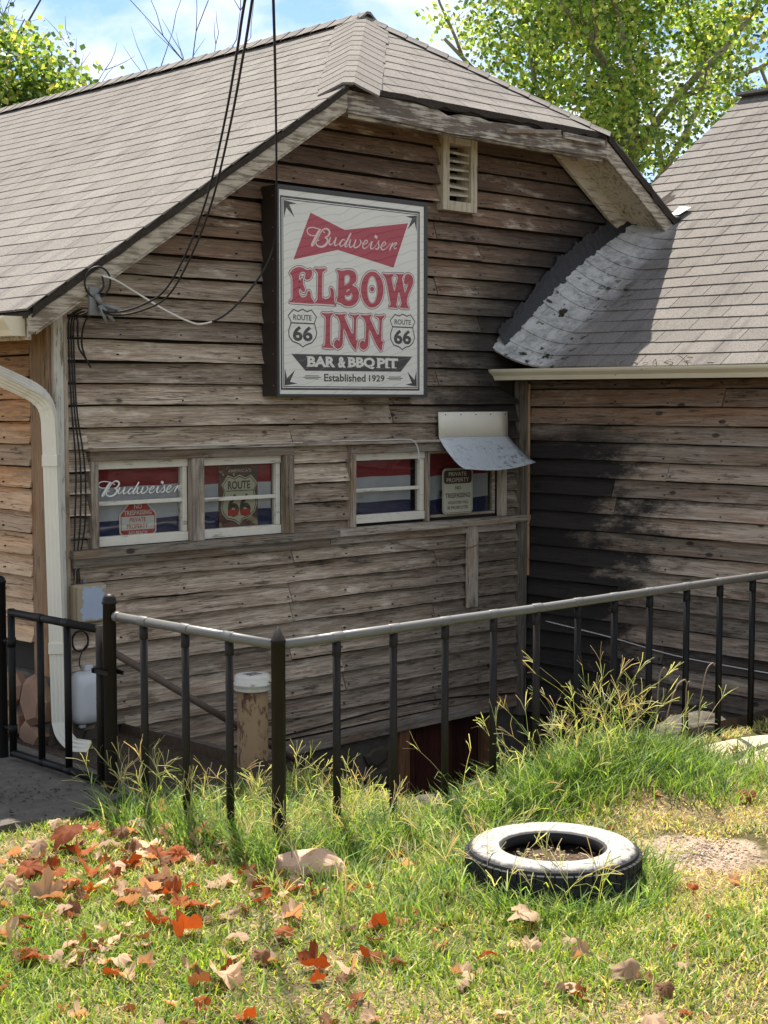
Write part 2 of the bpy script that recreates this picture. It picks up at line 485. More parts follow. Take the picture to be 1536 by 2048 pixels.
def dry_leaf(name, c1, c2, trans=0.3):
    n = NT(name)
    r = n.rnd
    v = n.noise(n.oc, 30, 5, 0.65)
    col = n.mix(v, c1, c2)
    col = n.mix(1.0, col, n.ramp(r, [(0, 0.65), (1, 1.25)]), 'MULTIPLY')
    d = n.bsdf(col, 0.75, 0, n.bump(v, 0.4, 0.003), 0.25)
    t = n.new('ShaderNodeBsdfTranslucent'); n.put(t.inputs['Color'], n.mix(1.0, col, (1.6, 1.0, 0.6), 'MULTIPLY'))
    m = n.new('ShaderNodeMixShader'); m.inputs[0].default_value = trans
    n.t.links.new(d, m.inputs[1]); n.t.links.new(t.outputs[0], m.inputs[2])
    return n.done(m.outputs[0])
M['leaf_rust'] = dry_leaf('rust_leaf', (0.2, 0.045, 0.012), (0.36, 0.1, 0.022))
M['leaf_tan'] = dry_leaf('tan_leaf', (0.46, 0.3, 0.18), (0.66, 0.48, 0.32))
M['leaf_brown'] = dry_leaf('brown_leaf', (0.13, 0.065, 0.03), (0.24, 0.13, 0.065))

def glass():
    n = NT('window_glass')
    lw = n.new('ShaderNodeLayerWeight'); lw.inputs['Blend'].default_value = 0.5
    nn = n.noise(n.oc, 3.5, 2)
    b = n.bump(nn, 0.05, 0.02)
    fr = n.math('ADD', n.math('MULTIPLY', n.math('POWER', lw.outputs['Facing'], 4.0), 0.9), 0.045)
    g = n.new('ShaderNodeBsdfGlossy'); g.inputs['Roughness'].default_value = 0.02
    n.put(g.inputs['Normal'], b); g.inputs['Color'].default_value = (1, 1, 1, 1)
    t = n.new('ShaderNodeBsdfTransparent'); t.inputs['Color'].default_value = (0.86, 0.88, 0.87, 1)
    m = n.new('ShaderNodeMixShader')
    n.t.links.new(fr, m.inputs[0]); n.t.links.new(t.outputs[0], m.inputs[1]); n.t.links.new(g.outputs[0], m.inputs[2])
    return n.done(m.outputs[0])
M['glass'] = glass()

def ground_mat():
    n = NT('lawn_soil')
    x, y, z = n.xyz()
    a = n.noise(n.oc, 60, 6, 0.7)
    b = n.noise(n.oc, 1.4, 5, 0.6)
    soil = n.ramp(a, [(0.3, (0.07, 0.048, 0.028)), (0.5, (0.23, 0.165, 0.1)), (0.68, (0.42, 0.32, 0.21))])
    turf = n.ramp(a, [(0.3, (0.025, 0.026, 0.01)), (0.6, (0.11, 0.095, 0.04))])
    col = n.mix(n.sstep(0.42, 0.56, b), soil, turf)
    # soil darker against the building: its shade put into the colour
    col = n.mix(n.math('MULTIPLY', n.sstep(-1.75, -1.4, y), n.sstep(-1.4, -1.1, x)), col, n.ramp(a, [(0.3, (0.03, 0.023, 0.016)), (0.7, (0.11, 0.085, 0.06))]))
    # bare gravelly patch right of the tyre
    dx = n.math('DIVIDE', n.math('ADD', x, -0.62), 0.30); dy = n.math('DIVIDE', n.math('ADD', y, 3.60), 0.26)
    rr = n.math('ADD', n.math('ADD', n.math('MULTIPLY', dx, dx), n.math('MULTIPLY', dy, dy)), n.math('MULTIPLY', n.math('SUBTRACT', n.noise(n.oc, 7, 6, 0.65), 0.5), 3.2))
    pc = n.ramp(n.noise(n.oc, 95, 5, 0.75), [(0.32, (0.17, 0.12, 0.08)), (0.5, (0.4, 0.3, 0.22)), (0.68, (0.58, 0.46, 0.36))])
    col = n.mix(n.sstep(1.4, 0.4, rr), col, pc)
    return n.done(n.bsdf(col, 1.0, 0, n.bump(a, 0.8, 0.012), 0.1))
M['ground'] = ground_mat()
SIGN_LETTERS = [([(1495,2476),(1520,2500),(1557,2515),(1594,2513),(1624,2502),(1654,2507),(1666,2495),(1663,2472),(1647,2453),(1624,2447),(1609,2454),(1614,2479),(1605,2490),(1587,2490),(1571,2478),(1565,2459),(1565,2425),(1576,2442),(1587,2456),(1595,2443),(1597,2417),(1611,2388),(1602,2375),(1586,2379),(1568,2403),(1565,2391),(1566,2365),(1583,2345),(1606,2345),(1623,2358),(1631,2379),(1644,2383),(1652,2372),(1657,2347),(1674,2325),(1676,2310),(1589,2310),(1496,2311),(1496,2317),(1512,2330),(1514,2348),(1514,2438),(1508,2463)],[]),([(1689,2515),(1726,2515),(1754,2519),(1771,2519),(1771,2511),(1750,2497),(1745,2476),(1742,2359),(1753,2346),(1774,2342),(1798,2351),(1809,2367),(1809,2387),(1805,2403),(1812,2411),(1826,2404),(1837,2384),(1838,2342),(1845,2317),(1845,2312),(1760,2312),(1688,2313),(1688,2319),(1704,2334),(1706,2357),(1710,2474),(1704,2494),(1689,2506)],[]),([(1858,2513),(1879,2516),(1900,2513),(1936,2520),(1971,2522),(2000,2514),(2015,2494),(2018,2470),(2010,2452),(1985,2433),(2018,2421),(2037,2398),(2037,2362),(2021,2335),(1992,2315),(1956,2307),(1921,2310),(1893,2322),(1865,2328),(1858,2338),(1865,2351),(1868,2364),(1872,2483),(1869,2501)],[[(1921,2478),(1936,2491),(1953,2492),(1965,2481),(1964,2462),(1950,2443),(1928,2432),(1921,2428)],[(1922,2364),(1928,2371),(1946,2368),(1967,2377),(1974,2388),(1984,2378),(1982,2359),(1967,2343),(1946,2341),(1928,2349)],[(1934,2393),(1944,2405),(1962,2407),(1972,2395),(1962,2400),(1952,2399),(1944,2391)]]),([(2243,2420),(2240,2396),(2233,2372),(2222,2351),(2207,2333),(2189,2320),(2169,2311),(2148,2307),(2127,2309),(2107,2316),(2090,2328),(2075,2345),(2064,2365),(2057,2387),(2055,2411),(2057,2435),(2064,2458),(2075,2479),(2090,2497),(2108,2510),(2127,2519),(2148,2523),(2169,2522),(2189,2515),(2207,2503),(2222,2487),(2233,2467),(2240,2444)],[[(2191,2416),(2190,2398),(2187,2380),(2181,2364),(2175,2351),(2167,2341),(2158,2334),(2148,2332),(2139,2333),(2130,2339),(2122,2348),(2115,2361),(2110,2377),(2107,2394),(2106,2412),(2107,2431),(2110,2448),(2115,2464),(2122,2478),(2130,2488),(2139,2494),(2148,2497),(2158,2495),(2167,2490),(2175,2480),(2181,2468),(2187,2452),(2190,2435)]]),([(2163,2419),(2161,2413),(2157,2408),(2150,2405),(2143,2405),(2137,2407),(2132,2412),(2131,2418),(2132,2424),(2137,2429),(2143,2432),(2150,2432),(2157,2430),(2161,2425)],[]),([(2240,2517),(2278,2514),(2323,2520),(2326,2511),(2314,2497),(2315,2476),(2336,2413),(2349,2456),(2364,2495),(2360,2508),(2345,2515),(2347,2521),(2383,2520),(2413,2523),(2413,2513),(2402,2499),(2406,2478),(2425,2409),(2444,2440),(2455,2467),(2448,2475),(2444,2464),(2432,2461),(2421,2468),(2421,2492),(2429,2514),(2448,2525),(2474,2523),(2494,2507),(2498,2475),(2482,2442),(2455,2397),(2444,2359),(2448,2337),(2459,2322),(2456,2315),(2391,2316),(2383,2321),(2394,2335),(2394,2351),(2374,2412),(2357,2350),(2353,2333),(2360,2320),(2357,2315),(2293,2315),(2291,2320),(2304,2337),(2296,2363),(2270,2463),(2255,2494),(2240,2509)],[]),([(1744,2259),(1787,2258),(1822,2264),(1828,2257),(1812,2242),(1808,2222),(1805,2088),(1815,2072),(1830,2062),(1825,2056),(1752,2058),(1749,2063),(1762,2076),(1766,2097),(1770,2220),(1763,2241),(1744,2250)],[]),([(1847,2257),(1885,2256),(1928,2262),(1928,2255),(1921,2241),(1931,2221),(1981,2144),(1992,2150),(1996,2223),(1988,2244),(1967,2251),(1963,2259),(1999,2256),(2035,2262),(2039,2255),(2021,2240),(2015,2219),(2012,2130),(2013,2109),(2029,2104),(2021,2088),(2015,2056),(2002,2053),(1963,2097),(1915,2174),(1906,2090),(1892,2064),(1864,2053),(1839,2068),(1837,2088),(1850,2104),(1864,2107),(1874,2100),(1882,2115),(1887,2193),(1878,2224),(1864,2242),(1849,2246)],[]),([(2054,2259),(2094,2258),(2138,2265),(2138,2257),(2130,2243),(2141,2223),(2193,2145),(2204,2150),(2208,2225),(2200,2246),(2178,2253),(2174,2261),(2211,2258),(2249,2265),(2252,2257),(2234,2242),(2228,2220),(2225,2130),(2226,2109),(2243,2104),(2234,2087),(2228,2055),(2215,2052),(2174,2097),(2124,2174),(2116,2090),(2101,2063),(2072,2052),(2046,2067),(2044,2088),(2057,2104),(2072,2107),(2083,2099),(2090,2115),(2095,2195),(2087,2226),(2072,2244),(2056,2248)],[])]
SIGN_SHIELDS = [[(1481,2235),(1522,2271),(1555,2261),(1592,2275),(1626,2262),(1659,2273),(1699,2234),(1682,2197),(1701,2141),(1690,2110),(1663,2084),(1618,2070),(1593,2057),(1564,2074),(1514,2088),(1488,2115),(1485,2150),(1503,2191),(1500,2206)],[(2300,2235),(2342,2274),(2376,2265),(2408,2278),(2444,2266),(2475,2277),(2515,2236),(2494,2198),(2512,2138),(2498,2105),(2468,2083),(2429,2074),(2406,2060),(2380,2075),(2330,2088),(2304,2122),(2304,2154),(2321,2197)]]
SIGN_TIE = [(1655,2834),(1923,2755),(2454,2836),(2328,2557),(1868,2634),(1523,2556)]
SIGN_BANNER = [(1504,2016),(2492,2019),(2391,1924),(1611,1920)]
WORD = [[(386,1306,3.8),(362,1311,4.5),(334,1314,4.9),(311,1309,5.3),(302,1298,5.6),(307,1286,5.6),(326,1279,4.9),(350,1280,4.1)],[(382,1309,6.0),(366,1294,12.8),(347,1268,13.5),(329,1245,11.3),(321,1234,6.8)],[(321,1234,6.0),(332,1236,4.5),(343,1245,3.8)],[(337,1240,3.4),(361,1267,4.1),(377,1290,5.3),(393,1306,5.6),(409,1313,6.8),(425,1311,9.0),(434,1301,10.5),(430,1290,9.8),(419,1280,6.8),(403,1275,3.8)],[(395,1300,4.5),(406,1295,5.3)],[(403,1275,3.8),(418,1268,9.8),(418,1257,11.3),(408,1245,11.3),(392,1236,9.8),(373,1233,7.5),(355,1239,6.8),(350,1250,6.0),(355,1258,4.9),(371,1262,3.0)],[(425,1256,2.6),(436,1273,3.8)],[(438,1278,7.5),(431,1265,8.3),(427,1251,7.5),(433,1245,6.0),(446,1250,3.8),(461,1265,3.8),(472,1279,6.0)],[(471,1278,7.5),(463,1260,8.3),(460,1247,7.5),(466,1243,5.3),(483,1251,3.0),(493,1259,2.6)],[(524,1269,5.3),(513,1272,5.3),(499,1262,6.8),(491,1249,7.5),(497,1242,6.0),(510,1246,4.1),(523,1257,3.8),(533,1269,4.5)],[(563,1303,8.3),(546,1280,9.0),(530,1257,9.0),(522,1245,7.5),(529,1241,5.3),(543,1251,3.0),(554,1261,2.6)],[(558,1276,7.5),(552,1260,8.3),(549,1246,7.5),(555,1240,5.6),(570,1247,3.8),(582,1260,3.8),(591,1277,6.0)],[(591,1275,7.5),(580,1255,8.3),(578,1244,7.5),(586,1240,5.6),(603,1246,5.3),(618,1259,6.0),(620,1272,6.8),(614,1277,4.5)],[(619,1269,3.0),(627,1263,2.6),(640,1265,2.6)],[(631,1255,3.4),(650,1261,4.1),(663,1271,6.0),(656,1277,5.3),(644,1271,6.0),(634,1258,7.5),(631,1247,7.5),(639,1240,5.6),(656,1245,3.4),(675,1260,3.0),(690,1273,3.8)],[(693,1275,7.5),(684,1258,8.3),(680,1245,7.5),(687,1240,5.3),(702,1247,3.0),(723,1266,3.0),(737,1280,3.8)],[(731,1278,5.3),(732,1264,7.5),(732,1251,7.5),(722,1241,6.4),(708,1243,5.3)],[(723,1242,3.0),(739,1249,2.6),(752,1252,3.0)],[(747,1252,3.4),(767,1260,4.1),(778,1269,6.0),(771,1276,5.3),(759,1270,6.0),(749,1257,7.5),(747,1246,7.5),(756,1239,5.6),(774,1245,3.4),(794,1260,3.0),(807,1272,3.8)],[(823,1275,7.5),(811,1258,8.3),(799,1239,6.8)],[(805,1248,3.0),(824,1265,3.8),(839,1275,6.0),(848,1273,6.0),(839,1265,4.5),(829,1257,4.5),(833,1248,4.5),(847,1254,3.0)],[(714,1289,18.0),(721,1301,18.0)]]
WORD_TO_SIGN = [[1.325,0.0198],[-0.0963,1.3351],[1.3531,0.9892]]

# ================================================================== the setting
def gz(x, y):
    z = 0.022 * ns(x * 0.7, y * 0.7) + 0.012 * ns(x * 2.3, y * 2.3, 4)
    if y > -1.6 and x > -1.3: z -= 0.06 * min(1, (y + 1.6) / 0.6)
    # small mound that carries the tall weeds
    d = ((x - 1.25) / 0.5) ** 2 + ((y + 2.75) / 0.3) ** 2
    z += 0.10 * math.exp(-d)
    return z

PX0, PX1, PY0, PY1 = 0.4, 3.8, -2.4, 0.2      # stairwell opening
def build_ground():
    xs = [round(-8 + 0.2 * i, 3) for i in range(101)]
    ys = [round(-10 + 0.2 * i, 3) for i in range(101)]
    xs = [-900, -200, -40] + xs + [40, 200, 900]
    ys = [-900, -200, -40] + ys + [40, 200, 900]
    v, f, idx = [], [], {}
    for j, y in enumerate(ys):
        for i, x in enumerate(xs):
            idx[i, j] = len(v)
            z = gz(x, y) if abs(x) < 13 and abs(y) < 12 else -0.05
            v.append((x, y, z))
    for j in range(len(ys) - 1):
        for i in range(len(xs) - 1):
            cx, cy = (xs[i] + xs[i+1]) / 2, (ys[j] + ys[j+1]) / 2
            if PX0 < cx < PX1 and PY0 < cy < PY1: continue
            f.append((idx[i, j], idx[i+1, j], idx[i+1, j+1], idx[i, j+1]))
    m = MB(); m.add(v, f, 0, True)
    return tag(m.build('ground', M['ground']), 'grassy yard soil in front of the old inn', 'ground', kind='structure')
build_ground()

FLOOR = -1.75
def build_stairwell():
    m = MB()
    m.add([(PX0, PY0, FLOOR), (PX1, PY0, FLOOR), (PX1, PY1, FLOOR), (PX0, PY1, FLOOR)], [(0, 1, 2, 3)])
    m.add([(PX0, PY0, FLOOR), (PX1, PY0, FLOOR), (PX1, PY0, 0.05), (PX0, PY0, 0.05)], [(3, 2, 1, 0)])
    m.add([(PX0, PY0, FLOOR), (PX0, PY1, FLOOR), (PX0, PY1, 0.0), (PX0, PY0, 0.0)], [(0, 1, 2, 3)])
    # earth bank on the yard side
    v = []
    for i in range(9):
        x = PX0 + 0.14 * i
        z = -0.05 - 0.19 * i
        for y in (PY0 + 0.001, -1.7, -1.02): v.append((x, y, max(FLOOR + 0.01, z + 0.05 * ns(x * 4, y * 4))))
    m.add(v, [(i*3+k, (i+1)*3+k, (i+1)*3+k+1, i*3+k+1) for i in range(8) for k in range(2)], 0, True)
    o = tag(m.build('stairwell', M['soil']), 'sunken basement stairwell beside the inn wall', 'stairwell', kind='structure')
    for i in range(8):
        z1 = -0.08 - 0.2 * i
        x0 = PX0 + 0.005 + 0.24 * i
        s = MB().box((x0, -1.0, z1 - 0.19), (x0 + 0.26, -0.06, z1))
        s.build('step', M['concrete'], o)
build_stairwell()

def build_pad():
    m = MB()
    pts = [(-1.75, -1.42), (-1.4, -1.5), (-1.1, -1.47), (-0.85, -1.56), (-0.62, -1.46), (-0.45, -1.38), (-0.36, -0.9), (-0.3, 0.9), (-1.9, 0.9)]
    z = 0.03
    n = len(pts)
    v = [(x, y, z + 0.006 * ns(x * 3, y * 3)) for x, y in pts] + [(x, y, -0.15) for x, y in pts]
    m.add(v, [tuple(range(n))] + [(i, n + i, n + (i+1) % n, (i+1) % n) for i in range(n)])
    return tag(m.build('concrete_pad', M['concrete']), 'stained concrete pad under the iron gate', 'pavement', kind='structure')
build_pad()

# ================================================================== the inn
RX, RZ = 2.95, 4.33            # main ridge
PIT = 0.648                    # main roof pitch
RAKE = -0.38                   # gable overhang
EX = -0.35                     # left eave
EZ = RZ - (RX - EX) * PIT
HX0, HX1 = 1.75, 4.15          # clipped gable: ends of its short eave
HZ = RZ - (RX - HX0) * PIT
AY = 0.77                      # where the clipped end meets the ridge
ROWS0, ROW = EYE + 0.326, 0.117
WX = 3.75                      # wing wall plane
inn = empty('inn_building', (0, 0, 0), 'weathered clapboard inn with clipped gable roof behind the railing', 'building')

def zroof(x): return RZ - abs(x - RX) * PIT
def xl_(z): return (z - (EZ - 0.11)) / PIT + EX
def xlim(z):
    a = max(0.015, xl_(z))
    b = 2 * RX - xl_(z)
    w = 3.72 if z <= 1.84 else 3.38 + (z - 1.95) / 0.67 + 0.22
    return a, min(b, w)

def rects_wall(holes, X0, X1, Z0, Z1):
    """grid rectangles of a wall minus its openings"""
    xs = sorted({X0, X1, *[h[0] for h in holes], *[h[2] for h in holes]})
    zs = sorted({Z0, Z1, *[h[1] for h in holes], *[h[3] for h in holes]})
    for i in range(len(xs) - 1):
        for j in range(len(zs) - 1):
            cx, cz = (xs[i] + xs[i+1]) / 2, (zs[j] + zs[j+1]) / 2
            if any(h[0] < cx < h[2] and h[1] < cz < h[3] for h in holes): continue
            yield xs[i], zs[j], xs[i+1], zs[j+1]

WIN = [(0.255, 0.965, 0.872, 1.425), (0.955, 0.965, 1.552, 1.425), (2.118, 0.985, 2.762, 1.42), (2.782, 0.985, 3.46, 1.42)]
DOOR = (2.56, FLOOR, 3.44, -0.32)
VENT = (2.90, 3.0, 3.16, 3.42)
def build_gable_sheathing():
    m = MB()
    holes = WIN + [VENT, DOOR]
    for a, b, c, d in rects_wall(WIN + [DOOR], 0.0, 3.8, FLOOR - 0.1, 2.08):
        m.box((a, 0.02, b), (c, 0.06, d))
    # upper part follows the roof
    z = 2.08
    while z < 3.46:
        z2 = min(z + 0.06, 3.46)
        a, b = max(0, xl_(z)), 2 * RX - xl_(z)
        if z2 > VENT[1] and z < VENT[3]:
            m.box((a, 0.02, z), (VENT[0], 0.06, z2)); m.box((VENT[2], 0.02, z), (b, 0.06, z2))
        else:
            m.box((a, 0.02, z), (b, 0.06, z2))
        z = z2
    return m.build('gable_wall', M['dark'], inn)
gable = build_gable_sheathing()

def board(pt, u0, u1, zb, zt, seed, u0t=None, u1t=None, out=0.038):
    """one lapped board: pt(u, out, z) places it on its wall"""
    u0t = u0 if u0t is None else u0t
    u1t = u1 if u1t is None else u1t
    n = max(2, int((u1 - u0) / 0.11))
    v, f = [], []
    for i in range(n + 1):
        t = i / n
        ub, ut = u0 + (u1 - u0) * t, u0t + (u1t - u0t) * t
        dz = 0.007 * ns(ub * 1.1, seed * 3.7) + 0.003 * ns(ub * 9, seed * 1.7) + 0.007 * max(0, ns(ub * 5, seed * 4.4) - 0.25)
        do = 0.010 * ns(ub * 1.4, seed * 5.1, 3) + 0.002 * ns(ub * 7, seed * 2.2, 8)
        do = max(do, -0.006)
        tz = zt if zt < zb + ROW - 0.02 else zb + ROW - 0.009 + 0.010 * ns(ub * 1.9, seed * 2.9, 5)
        v += [pt(ub, out + do, zb + dz), pt(ut, 0.010, tz), pt(ut, 0.001, tz), pt(ub, 0.016 + do * 0.3, zb + dz + 0.006)]
    for i in range(n):
        a, b = i * 4, i * 4 + 4
        for k in range(4):
            k2 = (k + 1) % 4
            f.append((a + k, a + k2, b + k2, b + k))
    f += [(3, 2, 1, 0), (n*4, n*4+1, n*4+2, n*4+3)]
    m = MB(); m.add(v, f)
    return m

def nails(mb, pt, u, z, out):
    n = 6; r = random.uniform(0.0045, 0.0065)
    a = [pt(u + r * math.cos(2*math.pi*k/n), out + 0.0025, z + r * 0.8 * math.sin(2*math.pi*k/n)) for k in range(n)]
    b = [pt(u + r * math.cos(2*math.pi*k/n), out - 0.012, z + r * 0.8 * math.sin(2*math.pi*k/n)) for k in range(n)]
    mb.add(a + b, [tuple(range(n))] + [(k, n + k, n + (k+1) % n, (k+1) % n) for k in range(n)])

def clad(wall, pt, rows, lim, blocks, mat, joint=(1.1, 2.6), gap=0.003, min_z=None):
    nl = MB(); seed = random.random() * 50
    for zb in rows:
        zt = zb + ROW + 0.016
        zm = min(zt, zb + ROW)
        b0, b1 = lim(zb); t0, t1 = lim(zm)
        if b1 - b0 < 0.1: continue
        if min(b1, t1) - max(b0, t0) < 0.05: t0, t1 = b0 + 0.02, b1 - 0.02
        # cut into vertical zones at openings
        cuts = sorted({b0, b1, *[c for r in blocks for c in (r[0], r[2]) if b0 < c < b1]})
        pieces = []
        for a, b in zip(cuts[:-1], cuts[1:]):
            mid = (a + b) / 2
            lo, hi = zb, zt
            for r in blocks:
                if r[0] < mid < r[2]:
                    if r[1] <= lo and r[3] >= hi - 0.01: lo = hi
                    elif lo < r[1] < hi: hi = r[1] + 0.005
                    elif lo < r[3] < hi: lo = r[3] - 0.005
            if hi - lo > 0.025: pieces.append([a, b, lo, hi])
        merged = []
        for p in pieces:
            if merged and abs(merged[-1][1] - p[0]) < 1e-6 and merged[-1][2:] == p[2:]: merged[-1][1] = p[1]
            else: merged.append(p)
        for a, b, lo, hi in merged:
            u = a
            while u < b - 0.01:
                L = round(random.uniform(*joint) / 0.406) * 0.406
                e = math.ceil((u + L) / 0.406) * 0.406 + random.uniform(-0.02, 0.02)
                if b - e < 0.5: e = b
                seed += 1.37
                ua = u + (gap if u > a else 0); ue = e - (gap if e < b else 0)
                ua_t = t0 if abs(u - b0) < 1e-6 else ua
                ue_t = t1 if abs(e - b1) < 1e-6 else ue
                o = 0.047 + random.uniform(-0.004, 0.010)
                board(pt, ua, ue, lo, hi, seed, ua_t, ue_t, o).build('clapboard', mat, wall)
                if lo == zb:
                    k = math.ceil(ua / 0.406)
                    while k * 0.406 < ue:
                        if ua + 0.03 < k * 0.406 < ue - 0.03 and random.random() < 0.85:
                            nails(nl, pt, k * 0.406 + random.uniform(-0.015, 0.015), zb + random.uniform(0.022, 0.034), o - 0.004)
                        k += 1
                    if u > a: nails(nl, pt, ua + 0.025, zb + 0.03, o - 0.004)
                    if e < b: nails(nl, pt, ue - 0.025, zb + 0.03, o - 0.004)
                u = e
    if nl.v: tag(nl.build('nail_heads', M['nail'], wall), kind='stuff')

gable_pt = lambda u, o, z: (u, -o, z)
rows_g = [ROWS0 - ROW * k for k in range(20, -13, -1)]
rows_g = [z for z in rows_g if z > -0.3 and z < 3.42]
def lim_g(z):
    a, b = xlim(min(z, 3.45)); return a, b
WBLK = [(0.208, 0.93, 1.62, 1.495), (2.082, 0.945, 3.505, 1.455), (2.868, 2.975, 3.19, 3.47), (-1, 3.455, 9, 4.5), (-1, -0.6, 0.42, 0.0)]
clad(gable, gable_pt, rows_g, lim_g, WBLK, M['clap'])
# skirt board along the bottom of the siding
MB().bar((0.42, -0.03, -0.34), (3.72, -0.03, -0.31), 0.03, 0.09).build('skirt_board', M['trim_x'], gable)

# side wall that runs back from the corner
side = MB().box((0.02, 0.06, -0.1), (0.06, 9.0, 2.12)).build('side_wall', M['dark'], inn)
side_pt = lambda u, o, z: (-o, u, z)
clad(side, side_pt, [ROWS0 - ROW * k + 0.03 for k in range(0, 15)], lambda z: (0.13, 6.0), [], M['clap_side'], (1.6, 3.2))
MB().box((0.06, 8.9, -0.1), (5.9, 9.0, 2.2)).build('rear_wall', M['dark'], inn)
MB().box((5.84, 0.4, -0.1), (5.9, 8.9, 2.2)).build('far_wall', M['dark'], inn)
MB().box((0.06, 0.9, -0.1), (5.84, 0.94, 2.4)).build('inner_wall', M['dark'], inn)
MB().box((0.06, 0.06, 0.3), (3.8, 0.9, 0.34)).build('inner_floor', M['dark'], inn)

# corner boards
MB().box((-0.034, -0.036, 0.30), (-0.008, 0.135, 2.16)).build('corner_board', M['post_warm'], inn, 0.004)
MB().box((-0.0065, -0.062, 0.12), (0.05, -0.012, 2.2)).build('corner_strip', M['white_strip'], inn, 0.004)
MB().box((0.053, -0.058, -0.02), (0.078, -0.012, 2.22)).build('corner_batten', M['trim_v'], inn, 0.003)

# ---- window trim
def trim(nm, a, b, mat, bev=0.003): return MB().box(a, b).build(nm, mat, inn, bev)
trim('drip_board', (0.19, -0.085, 1.478), (2.96, -0.012, 1.496), M['trim_x'])
trim('head_casing', (0.208, -0.06, 1.426), (1.62, -0.012, 1.476), M['trim_x'])
trim('head_casing', (2.08, -0.06, 1.422), (2.90, -0.012, 1.476), M['trim_x'])
trim('jamb', (0.208, -0.064, 0.962), (0.2545, -0.012, 1.4255), M['trim_v'])
trim('mullion', (0.873, -0.062, 0.962), (0.954, -0.012, 1.4255), M['trim_v'])
trim('jamb', (1.553, -0.064, 0.962), (1.617, -0.012, 1.4255), M['trim_v'])
trim('jamb', (2.072, -0.064, 0.968), (2.1165, -0.012, 1.4215), M['trim_v'])
trim('jamb', (2.763, -0.046, 0.968), (2.7815, 0.0, 1.4215), M['trim_v'])
trim('jamb', (3.461, -0.06, 0.968), (3.512, -0.012, 1.45), M['trim_v'])
trim('window_sill', (0.07, -0.1, 0.918), (1.95, -0.012, 0.961), M['trim_x'])
trim('window_sill', (1.953, -0.097, 0.922), (3.72, -0.012, 0.9665), M['trim_x'])
trim('sill_apron', (0.09, -0.066, 0.868), (1.9, -0.03, 0.9165), M['trim_x'])
trim('sill_apron', (1.905, -0.066, 0.872), (3.6, -0.03, 0.9205), M['trim_x'])
trim('drip_edge', (0.2, -0.090, 1.497), (1.66, -0.03, 1.501), M['sash'], 0)

# ---- sashes
def window(r, sash=True, bar_z=0.5, stile_l=0.006, stile_r=0.03, top=0.045, bot=0.052):
    x0, z0, x1, z1 = r
    fr = MB()
    y0, y1 = 0.0, 0.035
    if sash:
        fr.box((x0, y0 - 0.018, z1 - top), (x1, y1, z1))
        fr.box((x0, y0 - 0.018, z0), (x1, y1, z0 + bot))
        fr.box((x0, y0 - 0.010, z0 + bot + 0.001), (x0 + stile_l, y1, z1 - top - 0.001))
        fr.box((x1 - stile_r, y0 - 0.010, z0 + bot + 0.001), (x1, y1, z1 - top - 0.001))
    else:
        t = 0.018
        fr.box((x0, y0, z1 - t), (x1, y1, z1)); fr.box((x0, y0, z0), (x1, y1, z0 + t))
        fr.box((x0, y0, z0 + t + 0.001), (x0 + t, y1, z1 - t - 0.001)); fr.box((x1 - t, y0, z0 + t + 0.001), (x1, y1, z1 - t - 0.001))
    w = fr.build('window', M['sash'] if sash else M['trim_x'], inn, 0.003)
    MB().box((x0 + 0.002, 0.014, z0 + 0.01), (x1 - 0.002, 0.018, z1 - 0.01)).build('pane', M['glass'], w)
    if sash:
        zc = z0 + (z1 - z0) * bar_z
        MB().box((x0 + stile_l + 0.001, -0.006, zc - 0.011), (x1 - stile_r - 0.001, 0.012, zc + 0.011)).build('glazing_bar', M['sash'], w, 0.003)
    return w
wins = [window(WIN[0]), window(WIN[1], bar_z=0.48), window(WIN[2], bar_z=0.47, stile_l=0.006, stile_r=0.036), window(WIN[3], sash=False)]

# ---- gable vent
def build_vent():
    x0, z0, x1, z1 = 2.868, 2.965, 3.188, 3.475
    m = MB()
    t = 0.058
    m.box((x0, -0.075, z0), (x0 + t, 0.06, z1)); m.box((x1 - t, -0.075, z0), (x1, 0.06, z1))
    m.box((x0 + t, -0.073, z0), (x1 - t, 0.06, z0 + 0.062)); m.box((x0 + t, -0.073, z1 - 0.085), (x1 - t, 0.06, z1))
    v = m.build('gable_vent', M['cream_vent'], inn, 0.003)
    for i in range(6):
        z = z0 + 0.095 + i * 0.054
        s = MB()
        a = Vector((x0 + t, -0.048, z)); tilt = 0.045 + random.uniform(-0.006, 0.006)
        dz = random.uniform(-0.006, 0.006)
        s.add([(x0+t, -0.05, z), (x1-t, -0.05, z + dz), (x1-t, 0.05, z + dz + tilt), (x0+t, 0.05, z + tilt),
               (x0+t, -0.05, z+0.014), (x1-t, -0.05, z + dz + 0.014), (x1-t, 0.05, z + dz + tilt+0.014), (x0+t, 0.05, z + tilt+0.014)],
              [(3,2,1,0),(4,5,6,7),(0,1,5,4),(1,2,6,5),(2,3,7,6),(3,0,4,7)])
        s.build('slat', M['cream_vent'], v)
    MB().box((x0 + 0.03, 0.065, z0 + 0.02), (x1 - 0.03, 0.07, z1 - 0.02)).build('vent_backing', M['black'], v)
build_vent()

